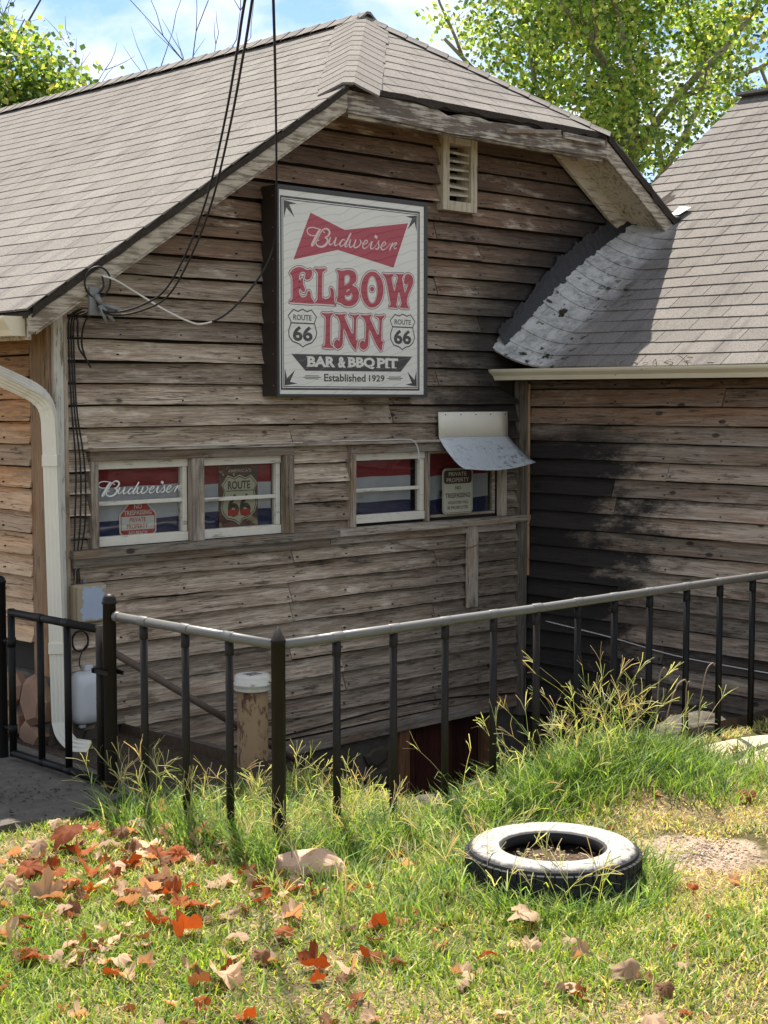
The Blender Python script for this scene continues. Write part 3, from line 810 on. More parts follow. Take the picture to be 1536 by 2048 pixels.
# ---- roof deck: closed slabs below the shingles
def build_roof():
    m = MB()
    d = 0.016
    B = 9.2
    # left slope (with the clipped corner), clipped end, right slope
    L = [(EX, RAKE, EZ), (HX0, RAKE, HZ), (RX, AY, RZ), (RX, B, RZ), (EX, B, EZ)]
    H = [(HX0, RAKE, HZ), (HX1, RAKE, HZ), (RX, AY, RZ)]
    Rr = [(HX1, RAKE, HZ), (4.99, RAKE, zroof(4.99)), (4.99, 0.28, zroof(4.99)), (6.25, 0.28, zroof(6.25)), (6.25, B, zroof(6.25)), (RX, B, RZ), (RX, AY, RZ)]
    for poly, t in ((L, 0.03), (H, 0.03), (Rr, 0.03)):
        n = len(poly)
        top = [(x, y, z - d) for x, y, z in poly]; bot = [(x, y, z - d - t) for x, y, z in poly]
        m.add(top + bot, [tuple(range(n)), tuple(reversed(range(n, 2*n)))] + [(i, n+i, n+(i+1) % n, (i+1) % n) for i in range(n)])
    return m.build('roof', M['rot'], inn)
roof = build_roof()

cs, sn = 1 / math.hypot(1, PIT), PIT / math.hypot(1, PIT)
def sag(y): return -0.02 * math.sin(max(0, min(1, (y - 0.8) / 5)) * math.pi) 
def surf_L(u, v, h):
    x = EX + v * cs; z = EZ + v * sn
    w = 0.010 * ns(u * 0.8, v * 0.9, 2) + 0.004 * ns(u * 3, v * 3, 7) + sag(u) * (v / 3.9)
    return (x - h * sn, u, z + h * cs + w)
HS = (RZ - HZ) / (AY - RAKE)
hc, hs_ = 1 / math.hypot(1, HS), HS / math.hypot(1, HS)
def surf_H(u, v, h):
    y = RAKE + v * hc; z = HZ + v * hs_
    w = 0.010 * ns(u * 1.2, v * 1.2, 5)
    return (u, y - h * hs_, z + h * hc + w)

def shingle(surf, b0, b1, t0, t1, v0, v1, n=1, th=0.0105):
    v, f = [], []
    for i in range(n + 1):
        s = i / n
        ub, ut = b0 + (b1 - b0) * s, t0 + (t1 - t0) * s
        v += [surf(ub, v0, th), surf(ut, v1, 0.0025), surf(ub, v0, -0.004)]
    for i in range(n):
        a, b = 3 * i, 3 * i + 3
        f += [(a, b, b + 1, a + 1), (a + 2, b + 2, b, a)]
    f += [(0, 1, 2), (3*n, 3*n + 2, 3*n + 1)]
    return v, f

def lay(surf, vmax, ulim, mat, parent, limit, near, exposure=0.137, tab=0.305, start=-0.02, rag=0.012, nseg=lambda u, v: 1, th=0.0105):
    todo = []
    k = 0
    v = start
    while v < vmax:
        v1 = min(v + exposure + 0.03, vmax + 0.005)
        lo_b, hi_b = ulim(v); lo_t, hi_t = ulim(min(v + exposure, vmax))
        off = (k % 2) * tab * 0.5 + 0.06 * ns(k * 1.7)
        j = math.floor((min(lo_b, lo_t) - off) / tab)
        jig = random.uniform(-rag, rag)
        while off + j * tab < max(hi_b, hi_t):
            a, b = off + j * tab + 0.0026, off + (j + 1) * tab - 0.0026
            j += 1
            b0, b1 = max(a, lo_b - abs(jig)), min(b, hi_b + abs(jig))
            t0, t1 = max(a, lo_t), min(b, hi_t)
            if b1 - b0 < 0.012 and t1 - t0 < 0.012: continue
            if b1 < b0: b0 = b1 = (b0 + b1) / 2
            if t1 < t0: t0 = t1 = max(min((t0 + t1) / 2, hi_t), lo_t)
            dv = random.uniform(-0.003, 0.003)
            todo.append((near((b0 + b1) / 2, v), b0, b1, t0, t1, v + dv, v1))
        v += exposure
        k += 1
    todo.sort(key=lambda t: t[0])
    for t in todo[:limit]:
        m = MB(); vv, ff = shingle(surf, *t[1:5], t[5], t[6], nseg(t[1], t[5]), th); m.add(vv, ff)
        m.build('shingle', mat, parent)
    if todo[limit:]:
        m = MB()
        for t in todo[limit:]:
            vv, ff = shingle(surf, *t[1:5], t[5], t[6], nseg(t[1], t[5]), th); m.add(vv, ff)
        tag(m.build('shingle_field', mat, parent), kind='stuff')

VL = (RX - EX) / cs
def ulim_L(v):
    x = EX + v * cs
    a = RAKE - 0.02
    if x > HX0: a = RAKE + (x - HX0) / (RX - HX0) * (AY - RAKE)
    return a, 9.2
VH = (AY - RAKE) / hc
def ulim_H(v):
    t = max(0, v * hc / (AY - RAKE))
    return HX0 + (RX - HX0) * t, HX1 - (HX1 - RX) * t
lay(surf_H, VH, ulim_H, M['shingle'], roof, 60, lambda u, v: 0, th=0.0075)
lay(surf_L, VL, ulim_L, M['shingle'], roof, 205, lambda u, v: (u - 0.3) + abs(v - 2.2) * 0.35, th=0.0068)
# right slope: only its edge shows
def surf_R(u, v, h):
    x = 2 * RX - EX - v * cs; z = EZ + v * sn
    return (x + h * sn, u, z + h * cs)
vv0 = (2 * RX - EX - 4.99) / cs
m = MB()
k = 0
while vv0 + k * 0.137 < VL:
    v = vv0 + k * 0.137
    x = 2 * RX - EX - v * cs
    a = RAKE - 0.02 if x > HX1 else RAKE + (HX1 - x) / (HX1 - RX) * (AY - RAKE)
    v2 = min(v + 0.137, VL); x2 = 2 * RX - EX - v2 * cs
    a2 = RAKE - 0.02 if x2 > HX1 else RAKE + (HX1 - x2) / (HX1 - RX) * (AY - RAKE)
    vv, ff = shingle(surf_R, a, 9.2, a2, 9.2, v, v2); m.add(vv, ff)
    k += 1
tag(m.build('shingle_field', M['shingle'], roof), kind='stuff')

def cap_run(p0, p1, dirA, dirB, w, step, rnd=0.02, mat='shingle', cap_lift=0.008, edge=0.008):
    """bent cap shingles along a hip or ridge; dirA/dirB point down the two slopes"""
    p0, p1 = Vector(p0), Vector(p1)
    d = (p1 - p0); L = d.length; d.normalize()
    A, Bv = Vector(dirA).normalized(), Vector(dirB).normalized()
    up = -(A + Bv).normalized()
    n = int(L / step)
    for i in range(n + 1):
        a, b = p0 + d * (i * step - 0.02), p0 + d * min(i * step + step + 0.03, L + 0.03)
        ww = w * random.uniform(0.95, 1.05)
        k2 = max(ww * 0.4, rnd * 1.8)
        prof = [A * ww, A * k2, A * rnd + up * 0.003, Bv * rnd + up * 0.003, Bv * k2, Bv * ww]
        lift = [edge, 0.012, 0.014, 0.014, 0.012, edge]
        v = []
        for q, (c, hh) in enumerate(((a, cap_lift), (b, 0.0))):
            for p, l in zip(prof, lift): v.append(c + p + up * (l + hh + 0.004))
        for p, l in zip(prof, lift): v.append(a + p + up * (l - 0.006))
        f = [(j, j + 1, 6 + j + 1, 6 + j) for j in range(5)] + [(12 + j, 12 + j + 1, j + 1, j) for j in range(5)]
        m = MB(); m.add(v, f, 0, False)
        m.build('cap_shingle', M[mat], roof)
dL = Vector((-cs, 0, -sn)); dR = Vector((cs, 0, -sn)); dH = Vector((0, -hc, -hs_))
def down(nrm, h):
    q = Vector(nrm).cross(h).normalized()
    return q if q.z < 0 else -q
nL, nR, nH = Vector((-sn, 0, cs)), Vector((sn, 0, cs)), Vector((0, -hs_, hc))
hR = (Vector((RX, AY, RZ)) - Vector((HX1, RAKE, HZ))).normalized()
hL = (Vector((RX, AY, RZ)) - Vector((HX0, RAKE, HZ))).normalized()
cap_run((HX1, RAKE, HZ), (RX, AY, RZ), down(nH, hR), down(nR, hR), 0.115, 0.152)
cap_run((HX0, RAKE - 0.015, HZ), (RX, AY, RZ), down(nL, hL), down(nH, hL), 0.2, 0.137, 0.035, 'shingle', 0.004, 0.003)
cap_run((RX, AY - 0.05, RZ + 0.005), (RX, 8.6, RZ + 0.005), dL, dR, 0.125, 0.16)

# ---- fascia, soffit and rake boards
def slab(poly_top, dirv, th, nm, mat, parent=inn):
    """prism: polygon swept along dirv*th"""
    n = len(poly_top); d = Vector(dirv) * th
    v = [Vector(p) for p in poly_top]
    v = v + [p + d for p in v]
    return MB().add(v, [tuple(range(n)), tuple(reversed(range(n, 2*n)))] + [(i, n+i, n+(i+1) % n, (i+1) % n) for i in range(n)]).build(nm, mat, parent, 0.003)
def rake_poly(xa, xb, drop0, drop1, y):
    za, zb = zroof(xa), zroof(xb)
    return [(xa, y, za - drop0), (xb, y, zb - drop0), (xb, y, zb - drop1), (xa, y, za - drop1)]
slab(rake_poly(EX + 0.005, HX0 + 0.005, 0.04, 0.14, RAKE - 0.004), (0, 1, 0), 0.022, 'rake_fascia', M['cream_rake'])
slab(rake_poly(EX + 0.05, HX0, 0.141, 0.157, RAKE + 0.004), (0, 1, 0), 0.03, 'rake_moulding', M['cream_rake'])
slab(rake_poly(HX1 - 0.005, 4.96, 0.05, 0.16, RAKE - 0.004), (0, 1, 0), 0.022, 'rake_fascia', M['cream_rake'])
# hip eave fascia, warped and rotted along its top
def hip_fascia():
    m = MB(); n = 26; v = []
    for i in range(n + 1):
        x = HX0 + 0.006 + (HX1 - HX0 - 0.012) * i / n
        dip = 0.010 * ns(x * 2.1, 3) - 0.012 * math.sin(i / n * math.pi)
        t = HZ - 0.036 + dip - 0.012 * abs(ns(x * 13, 1)) - (0.022 if 2.5 < x < 3.9 else 0) * abs(ns(x * 6, 9)) * 2
        b = HZ - 0.162 + dip + 0.004 * ns(x * 9, 2)
        for yy in (RAKE - 0.006, RAKE + 0.018):
            v += [(x, yy, b), (x, yy, t)]
    f = []
    for i in range(n):
        a, c = i * 4, i * 4 + 4
        f += [(a, c, c+1, a+1), (a+2, a+3, c+3, c+2), (a+1, c+1, c+3, a+3), (a, a+2, c+2, c)]
    f += [(0, 1, 3, 2), (n*4, n*4+2, n*4+3, n*4+1)]
    m.add(v, f).build('hip_fascia', M['cream_hip'], inn)
    MB().box((HX0 + 0.03, RAKE + 0.02, HZ - 0.185), (HX1 - 0.02, RAKE + 0.05, HZ - 0.164)).build('hip_moulding', M['cream_hip'], inn)
    # rotted top edge under the shingles
    m = MB(); n = 40; v = []
    for i in range(n + 1):
        x = HX0 + 0.03 + (HX1 - HX0 - 0.06) * i / n
        t = HZ - 0.004
        b = HZ - 0.026 - (0.05 if x > 2.4 else 0.02) * abs(ns(x * 5, 4.4)) - 0.02 * abs(ns(x * 17, 8))
        yy = RAKE - 0.02 + 0.012 * ns(x * 8, 5)
        v += [(x, yy, b), (x, yy - 0.004, t), (x, RAKE + 0.03, t), (x, RAKE + 0.03, b)]
    f = []
    for i in range(n):
        a, c = i * 4, i * 4 + 4
        f += [(a + k, a + (k+1) % 4, c + (k+1) % 4, c + k) for k in range(4)]
    m.add(v, f).build('rotten_edge', M['rot'], inn)
    # split sliver of wood hanging from the eave
    MB().bar((3.08, RAKE - 0.035, HZ - 0.112), (3.62, RAKE - 0.03, HZ - 0.055), 0.02, 0.026).build('split_sliver', M['trim_x'], inn, 0.004)
    MB().bar((3.66, RAKE - 0.03, HZ - 0.07), (4.08, RAKE - 0.03, HZ - 0.075), 0.022, 0.04).build('split_sliver', M['cream_hip'], inn, 0.004)
hip_fascia()
# soffits
slab([(HX0 + 0.02, RAKE + 0.05, HZ - 0.098), (HX1 - 0.02, RAKE + 0.05, HZ - 0.098), (HX1 - 0.02, 0.02, HZ - 0.098), (HX0 + 0.02, 0.02, HZ - 0.098)], (0, 0, 1), 0.02, 'soffit', M['cream_soffit'])
def rake_soffit(xa, xb, nm, mat, n=1):
    for i in range(n):
        y0 = RAKE + 0.03 + (0.0 - RAKE - 0.03) * i / n + 0.002
        y1 = RAKE + 0.03 + (0.0 - RAKE - 0.03) * (i + 1) / n - 0.002
        j = random.uniform(-0.004, 0.004)
        slab([(xa, y0, zroof(xa) - 0.105 + j), (xb, y0, zroof(xb) - 0.105 + j), (xb, y1, zroof(xb) - 0.105 + j), (xa, y1, zroof(xa) - 0.105 + j)], (0, 0, 1), 0.02, nm, mat)
rake_soffit(EX + 0.02, HX0, 'soffit_plank', M['cream_soffit'], 3)
for i in range(7):
    xa, xb = HX1 + (4.94 - HX1) * i / 7 + 0.0025, HX1 + (4.94 - HX1) * (i + 1) / 7 - 0.0025
    j = random.uniform(-0.006, 0.003)
    slab([(xa, RAKE + 0.03, zroof(xa) - 0.105 + j), (xb, RAKE + 0.03, zroof(xb) - 0.105 + j), (xb, -0.002, zroof(xb) - 0.105 + j * 0.4), (xa, -0.002, zroof(xa) - 0.105 + j * 0.4)], (0, 0, 1), 0.018, 'soffit_plank', M['cream_soffit'])
# frieze board on the wall below the right-hand soffit
slab([(4.02, -0.05, zroof(4.02) - 0.1), (4.95, -0.05, zroof(4.95) - 0.1), (4.95, -0.05, zroof(4.95) - 0.235), (3.93, -0.05, zroof(3.93) - 0.235), (3.84, -0.05, HZ - 0.1)], (0, -1, 0), 0.03, 'frieze_board', M['cream_soffit'])
# dark torn underlay along the right rake
def torn(xa, xb, y, nm):
    m = MB(); n = 24; v = []
    for i in range(n + 1):
        x = xa + (xb - xa) * i / n
        z = zroof(x)
        v += [(x, y - 0.012 + 0.014 * ns(x * 9, 2), z - 0.004), (x, y - 0.006 + 0.012 * ns(x * 12, 6), z - 0.045 - 0.03 * abs(ns(x * 8, 3))), (x, y + 0.02, z - 0.04)]
    f = [(3*i, 3*i+1, 3*i+4, 3*i+3) for i in range(n)] + [(3*i+1, 3*i+2, 3*i+5, 3*i+4) for i in range(n)]
    m.add(v, f).build(nm, M['rot'], inn)
torn(HX1, 4.97, RAKE - 0.012, 'torn_underlay')
torn(EX + 0.02, HX0, RAKE - 0.008, 'torn_underlay')

# ---- left gutter and downspout
def gutter(xb, xf, zt, zb, y0, y1, parent, nm='gutter'):
    """K-shaped gutter running along y; xb back, xf front lip"""
    s = 1 if xf > xb else -1
    w = abs(xf - xb)
    prof = [(xb, zt), (xb, zb), (xb + s * w * 0.62, zb), (xb + s * w * 0.7, zb + 0.028), (xf - s * 0.004, zt - 0.022), (xf, zt - 0.012), (xf, zt), (xf - s * 0.008, zt)]
    m = MB()
    n = len(prof); segs = 10
    v = []
    for i in range(segs + 1):
        y = y0 + (y1 - y0) * i / segs
        dz = 0.004 * ns(y * 1.3, 4)
        v += [(x, y, z + dz) for x, z in prof]
    th = 0.0025
    m.add(v, [(i*n + k, i*n + k + 1, (i+1)*n + k + 1, (i+1)*n + k) for i in range(segs) for k in range(n - 1)])
    vi = [(p[0] + (s * th if k < 2 else (0 if k in (2, 3) else -s * th)), p[1], p[2] + (th if k % n in (1, 2) else 0)) for i in range(segs + 1) for k, p in enumerate(v[i*n:(i+1)*n])]
    m.add(vi, [(i*n + k, (i+1)*n + k, (i+1)*n + k + 1, i*n + k + 1) for i in range(segs) for k in range(n - 2)], 1)
    for y in (y0, y1):
        e = [(x, y, z) for x, z in prof[:7]]
        m.add(e, [tuple(range(7))])
    return m.build(nm, [M['gutter'], M['gutter_in']], parent)
gutter(-0.335, -0.455, 2.155, 2.06, -0.335, 8.8, inn)
slab([(EX + 0.02, RAKE + 0.03, EZ - 0.03), (EX + 0.02, 8.9, EZ - 0.03), (EX + 0.02, 8.9, EZ - 0.15), (EX + 0.02, RAKE + 0.03, EZ - 0.15)], (1, 0, 0), 0.02, 'eave_fascia', M['cream_rake'])
def sweep_rect(pts, wa, wb, side, m, flutes=3):
    """fluted rectangular pipe along pts; 'side' fixes one cross axis"""
    pts = [Vector(p) for p in pts]
    side = Vector(side).normalized()
    prof = []
    def edge(a, b, k):
        a, b = Vector(a), Vector(b)
        nrm = Vector((b - a).yx); nrm = Vector((nrm.x, -nrm.y)).normalized()
        out = []
        for i in range(k * 2 + 1):
            t = i / (k * 2 + 1)
            q = a.lerp(b, t)
            out.append(q - nrm * (0.003 if i % 2 else 0.0))
        return out
    c = [(-wa/2, -wb/2), (wa/2, -wb/2), (wa/2, wb/2), (-wa/2, wb/2)]
    for i in range(4): prof += edge(c[i], c[(i+1) % 4], flutes)
    n = len(prof); v = []
    for i, p in enumerate(pts):
        d = (pts[min(i+1, len(pts)-1)] - pts[max(i-1, 0)]).normalized()
        s2 = (side - d * side.dot(d)).normalized()
        t2 = d.cross(s2)
        v += [p + s2 * q.x + t2 * q.y for q in prof]
    m.add(v, [(i*n + k, i*n + (k+1) % n, (i+1)*n + (k+1) % n, (i+1)*n + k) for i in range(len(pts)-1) for k in range(n)])
    return v
def build_spout():
    m = MB()
    top = [(-0.40, 0.02, 2.07), (-0.40, 0.02, 2.0), (-0.392, 0.015, 1.95), (-0.35, -0.005, 1.90), (-0.29, -0.03, 1.865), (-0.20, -0.065, 1.82), (-0.13, -0.085, 1.78), (-0.085, -0.095, 1.73), (-0.066, -0.1, 1.66), (-0.062, -0.1, 1.58)]
    pts = [tuple(p) for p in cat(top, 3)]
    low = [(-0.058, -0.1, 1.5), (-0.045, -0.1, 0.9), (-0.03, -0.1, 0.14)]
    kick = [(-0.028, -0.1, 0.08), (-0.022, -0.12, 0.02), (0.0, -0.16, -0.03), (0.03, -0.2, -0.05), (0.06, -0.24, -0.06)]
    sweep_rect(pts + low + [tuple(p) for p in cat(kick, 3)], 0.072, 0.068, (0.72, -0.69, 0), m)
    sp = m.build('downspout', M['spout'], inn)
    for z, x in ((1.44, -0.057), (0.47, -0.037)):
        b = MB().box((x - 0.046, -0.146, z - 0.03), (x + 0.046, -0.054, z + 0.03))
        for q in range(len(b.v)):
            px, py, pz = b.v[q]; dx, dy = px - x, py + 0.1; a = R(-44)
            b.v[q] = (x + (dx * math.cos(a) - dy * math.sin(a)) * 0.86, -0.1 + (dx * math.sin(a) + dy * math.cos(a)) * 0.86, pz)
        b.build('downspout_strap', M['spout'], sp, 0.003)
    # crimp rings of the elbows
    for i in (7, 10, 13, 16, 19, 22):
        p = Vector(pts[i]); d = (Vector(pts[i+1]) - Vector(pts[i-1])).normalized()
        mm = MB(); sweep_rect([p - d * 0.0025, p + d * 0.0025], 0.077, 0.073, (0.72, -0.69, 0), mm, 0)
        mm.build('elbow_crimp', M['spout'], sp)
build_spout()

# ---- foundation, stones, basement door
found = MB()
for a, b, c, d in rects_wall([DOOR], 0.0, 3.8, FLOOR, -0.34): found.box((a, -0.004, b), (c, 0.018, d))
found = found.build('foundation', M['concrete'], inn)
M['stone'] = plain('mossy_fieldstone', (0.09, 0.076, 0.057), 0.9, 0, 0.45, 7, 0.2, 0.7)
M['red_stone'] = plain('brown_sandstone', (0.27, 0.165, 0.11), 0.9, 0, 0.3, 6, 0.2, 0.6)
def wall_stone(pt, u, z, ru, rz, th, mat, parent, nm='stone'):
    n = random.choice((6, 7, 8)); v = []
    a0 = random.random() * 6
    ring = [(a0 + 2*math.pi*k/n + random.uniform(-.2, .2), random.uniform(0.85, 1.1)) for k in range(n)]
    for sc, o in ((1.0, -0.002), (1.0, th * 0.6), (0.72, th)):
        for t, r in ring: v.append(pt(u + ru * sc * r * math.cos(t), o + random.uniform(-.003, .003) * (o > 0), z + rz * sc * r * math.sin(t)))
    f = [(j*n + k, j*n + (k+1) % n, (j+1)*n + (k+1) % n, (j+1)*n + k) for j in range(2) for k in range(n)] + [tuple(range(2*n, 3*n))]
    MB().add(v, f).build(nm, mat, parent)
z = FLOOR + 0.1
while z < -0.45:
    u = 0.55 + random.uniform(0, 0.15)
    while u < 2.5:
        ru, rz = random.uniform(0.09, 0.15), random.uniform(0.065, 0.085)
        wall_stone(gable_pt, u, z + random.uniform(-.015, .015), ru, rz, random.uniform(0.02, 0.045), M['stone'], found)
        u += ru * 2 + 0.01
    z += 0.165
door = MB().box((DOOR[0] + 0.06, 0.075, FLOOR), (DOOR[2] - 0.06, 0.09, DOOR[3] - 0.04)).build('basement_door', M['black'], inn)
x = DOOR[0] + 0.07
while x < DOOR[2] - 0.12:
    MB().box((x, 0.05, FLOOR + 0.02), (x + 0.115, 0.074, DOOR[3] - 0.05)).build('plank', M['door'], door, 0.003)
    x += 0.12
MB().box((DOOR[0] - 0.03, -0.03, FLOOR), (DOOR[0] + 0.06, 0.09, DOOR[3])).build('door_jamb', M['door_frame'], door, 0.004)
MB().box((DOOR[2] - 0.06, -0.03, FLOOR), (DOOR[2] + 0.03, 0.09, DOOR[3])).build('door_jamb', M['door_frame'], door, 0.004)
MB().box((DOOR[0] - 0.03, -0.034, DOOR[3] + 0.002), (DOOR[2] + 0.03, 0.09, DOOR[3] + 0.062)).build('door_head', M['door_frame'], door, 0.004)
# corner pier of rough stones below the side wall
pier = MB().box((-0.03, 0.0, -0.12), (0.02, 9.0, 0.3)).build('stone_pier', M['concrete'], inn)
for u, z, ru, rz in ((0.07, 0.17, 0.12, 0.14), (0.34, 0.2, 0.14, 0.1), (0.12, -0.02, 0.13, 0.07), (0.36, 0.02, 0.13, 0.1), (0.62, 0.17, 0.13, 0.13), (0.66, -0.02, 0.15, 0.07), (0.95, 0.16, 0.17, 0.14), (0.98, -0.02, 0.14, 0.07), (1.3, 0.1, 0.16, 0.2)):
    wall_stone(lambda uu, o, zz: (-0.03 - o, uu, zz), u, z, ru, rz, random.uniform(0.05, 0.09), M['red_stone'], pier)
for u, z, ru, rz in ((0.09, 0.0, 0.09, 0.1), (0.28, -0.04, 0.12, 0.08), (0.3, -0.2, 0.14, 0.08)):
    wall_stone(gable_pt, u, z, ru, rz, 0.04, M['stone'], found)

# ================================================================== the wing on the right
wing = empty('side_wing', (WX, 0, 0), 'low shingled wing of the inn with cream gutter, mildewed clapboard wall', 'building')
WP = 0.67
wc, ws_ = 1 / math.hypot(1, WP), WP / math.hypot(1, WP)
WEX, WEZ = 3.40, 1.95 + WP * (3.40 - 3.38)
WRX = 6.80
WEND = -7.0
wwall = MB().box((WX + 0.02, WEND, -1.85), (WX + 0.06, 0.02, 1.95)).build('wing_wall', M['dark'], wing)
wing_pt = lambda u, o, z: (WX - o, u, z)
clad(wwall, wing_pt, [EYE + 0.0756 - ROW * k for k in range(-1, 20)], lambda z: (-5.0, -0.035), [(-9, 1.875, 9, 3)], M['clap_wing'], (1.2, 2.8))
MB().box((3.645, -0.088, -0.42), (3.692, -0.004, 1.88)).build('corner_post', M['trim_dark'], wing, 0.004)
MB().box((3.694, -0.1, 0.55), (3.704, -0.06, 1.86)).build('corner_lath', M['post_warm'], wing, 0.002)

def bump_w(y, x):
    d = max(0.0, -y) / 0.56
    if d >= 1: return 0
    s = (0.13 + 0.12 * math.exp(-((x - 4.1) / 0.55) ** 2)) * max(0.0, min(1.0, (5.25 - x) / 0.35))
    return s * (1 - d) ** 2.0
def surf_W(u, v, h):
    x = WEX + v * wc; z = WEZ + v * ws_
    w = 0.013 * ns(u * 1.0, v * 1.0, 12) + 0.006 * ns(u * 2.7, v * 1.2, 15)
    return (x - h * ws_, u, z + h * wc + w + bump_w(u, x))
VW = (WRX - WEX) / wc
def build_wing_roof():
    m = MB()
    d = 0.02
    n = 24
    v = []
    ys = [WEND, -3, -2, -1.2, -0.8, -0.6, -0.5, -0.4, -0.3, -0.2, -0.1, -0.02]
    xs = [WEX, 3.6, 3.8, 4.0, 4.2, 4.4, 4.6, 4.8, 4.98, 5.6, WRX]
    for x in xs:
        for y in ys: v.append((x, y, WEZ + (x - WEX) * WP + bump_w(y, x) * 0.98 - d))
    N = len(ys)
    m.add(v, [(i*N + j, (i+1)*N + j, (i+1)*N + j + 1, i*N + j + 1) for i in range(len(xs)-1) for j in range(N-1)])
    z5 = WEZ + (5.0 - WEX) * WP - d; zr = WEZ + (WRX - WEX) * WP - d
    m.add([(5.0, -0.02, z5), (WRX, -0.02, zr), (WRX, 0.27, zr), (5.0, 0.27, z5)], [(0, 1, 2, 3)])
    m.add([(WRX, WEND, zr), (WRX + 3.4, WEND, WEZ - d), (WRX + 3.4, 0.27, WEZ - d), (WRX, 0.27, zr)], [(0, 1, 2, 3)])
    m.add([(5.0, 0.268, z5), (WRX, 0.268, zr), (WRX + 3.4, 0.268, WEZ - d), (WRX + 3.4, 0.268, 1.0), (5.0, 0.268, 1.0)], [(0, 1, 2, 3, 4)])
    m.add([(WEX, WEND, WEZ - d), (WRX, WEND, zr), (WRX + 3.4, WEND, WEZ - d), (WRX + 3.4, WEND, -0.2), (WEX + .4, WEND, -0.2)], [(0, 1, 2, 3, 4)])
    m.add([(WRX + 3.3, WEND, -0.2), (WRX + 3.3, 0.27, -0.2), (WRX + 3.3, 0.27, WEZ), (WRX + 3.3, WEND, WEZ)], [(0, 1, 2, 3)])
    # soffit under the eave
    m.add([(WEX + 0.03, WEND, 1.885), (WX + 0.02, WEND, 1.885), (WX + 0.02, -0.03, 1.885), (WEX + 0.03, -0.03, 1.885)], [(0, 1, 2, 3)])
    return m.build('roof', M['rot'], wing)
wroof = build_wing_roof()
def ulim_W(v):
    x = WEX + v * wc
    return -6.9, (-0.012 - 0.02 * abs(ns(v * 9, 3)) if x < 5.0 else 0.27)
lay(surf_W, VW, ulim_W, M['shingle_wing'], wroof, 296, lambda u, v: -u + 0.02 * v, 0.137, 0.305, -0.02, 0.008, lambda u, v: 4 if u > -0.75 else 1)
gutter(3.475, 3.372, 1.955, 1.882, WEND, -0.012, wing)
MB().bar((WRX, WEND, WEZ + (WRX - WEX) * WP + 0.012), (WRX, 0.28, WEZ + (WRX - WEX) * WP + 0.012), 0.22, 0.02).build('ridge_cap', M['shingle_wing'], wing)
# black tar smeared where the roof meets the gable wall
def build_tar():
    m = MB(); n = 150; v = []
    for i in range(n + 1):
        x = 3.43 + (4.93 - 3.43) * i / n
        zf = WEZ + (x - WEX) * WP + bump_w(0, x)
        up = 0.05 + 0.06 * abs(ns(x * 7, 2)) + 0.05 * abs(ns(x * 26, 5)) + 0.03 * ns(x * 2.6, 1)
        dn = 0.03 + 0.035 * abs(ns(x * 15, 9)) + 0.02 * abs(ns(x * 41, 3))
        v += [(x - 0.3 * up, -0.06, zf + up), (x, -0.064 - 0.006 * ns(x * 20, 1), zf + 0.045), (x, -0.066, zf + 0.018), (x + 0.012, -0.066 - dn, zf + 0.016 - (bump_w(0, x) - bump_w(-0.066 - dn, x)))]
    m.add(v, [(4*i + k, 4*i + k + 1, 4*i + k + 5, 4*i + k + 4) for i in range(n) for k in range(3)], 0, True)
    m.build('tar_seam', M['tar'], wing)
    m = MB()
    for i in range(26):
        t = i / 25
        xx, yy = 4.80 + 0.17 * t, -0.05 - 0.33 * t
        a = Vector((xx, yy, WEZ + (xx - WEX) * WP + bump_w(yy, xx) + 0.02 + 0.015 * ns(i * 0.7)))
        r = 0.035 + 0.025 * abs(ns(i * 1.9))
        m.lathe(a, [(0.002, r * 0.6), (r * 0.8, r * 0.4), (r, 0), (r * 0.7, -r * 0.5), (0.002, -r * 0.7)], 7)
    m.build('tar_clot', M['tar'], wing)
build_tar()
slab([(4.97, -0.40, 3.075), (5.09, -0.42, 3.135), (5.12, -0.3, 3.155), (4.98, -0.3, 3.07)], (0, 0, 1), 0.003, 'valley_flashing', M['galv'], wing)

# ================================================================== lettering helpers
def curve_mesh(cu):
    ob = bpy.data.objects.new('tmp', cu)
    me = ob.to_mesh()
    v = [tuple(p.co) for p in me.vertices]
    f = [tuple(p.vertices) for p in me.polygons]
    ob.to_mesh_clear()
    bpy.data.objects.remove(ob)
    bpy.data.curves.remove(cu)
    return v, f

def text_into(mb, txt, box, y, bold=0.0, m=0, shear=0.0, spacing=1.0, rise=0.0):
    """flat print of txt filling box (x0, z0, x1, z1) on the plane y, facing -y"""
    cu = bpy.data.curves.new('tmp', 'FONT')
    cu.body = txt; cu.offset = bold; cu.shear = shear; cu.space_character = spacing; cu.resolution_u = 3
    v, f = curve_mesh(cu)
    if not v: return
    xs = [p[0] for p in v]; ys = [p[1] for p in v]
    x0, z0, x1, z1 = box
    sx = (x1 - x0) / (max(xs) - min(xs)); sz = (z1 - z0) / (max(ys) - min(ys))
    mb.add([(x0 + (p[0] - min(xs)) * sx, y, z0 + (p[1] - min(ys)) * sz + rise * (p[0] - min(xs)) * sx) for p in v], f, m)

def fill_into(mb, outer, holes, y, m=0, smooth_n=0):
    cu = bpy.data.curves.new('tmp', 'CURVE')
    cu.dimensions = '2D'; cu.fill_mode = 'FRONT'
    for poly in [outer] + holes:
        pts = cat(poly, smooth_n, True) if smooth_n else poly
        sp = cu.splines.new('POLY')
        sp.points.add(len(pts) - 1)
        for q, p in zip(sp.points, pts): q.co = (p[0], p[1], 0, 1)
        sp.use_cyclic_u = True
    v, f = curve_mesh(cu)
    mb.add([(p[0], y, p[1]) for p in v], f, m)

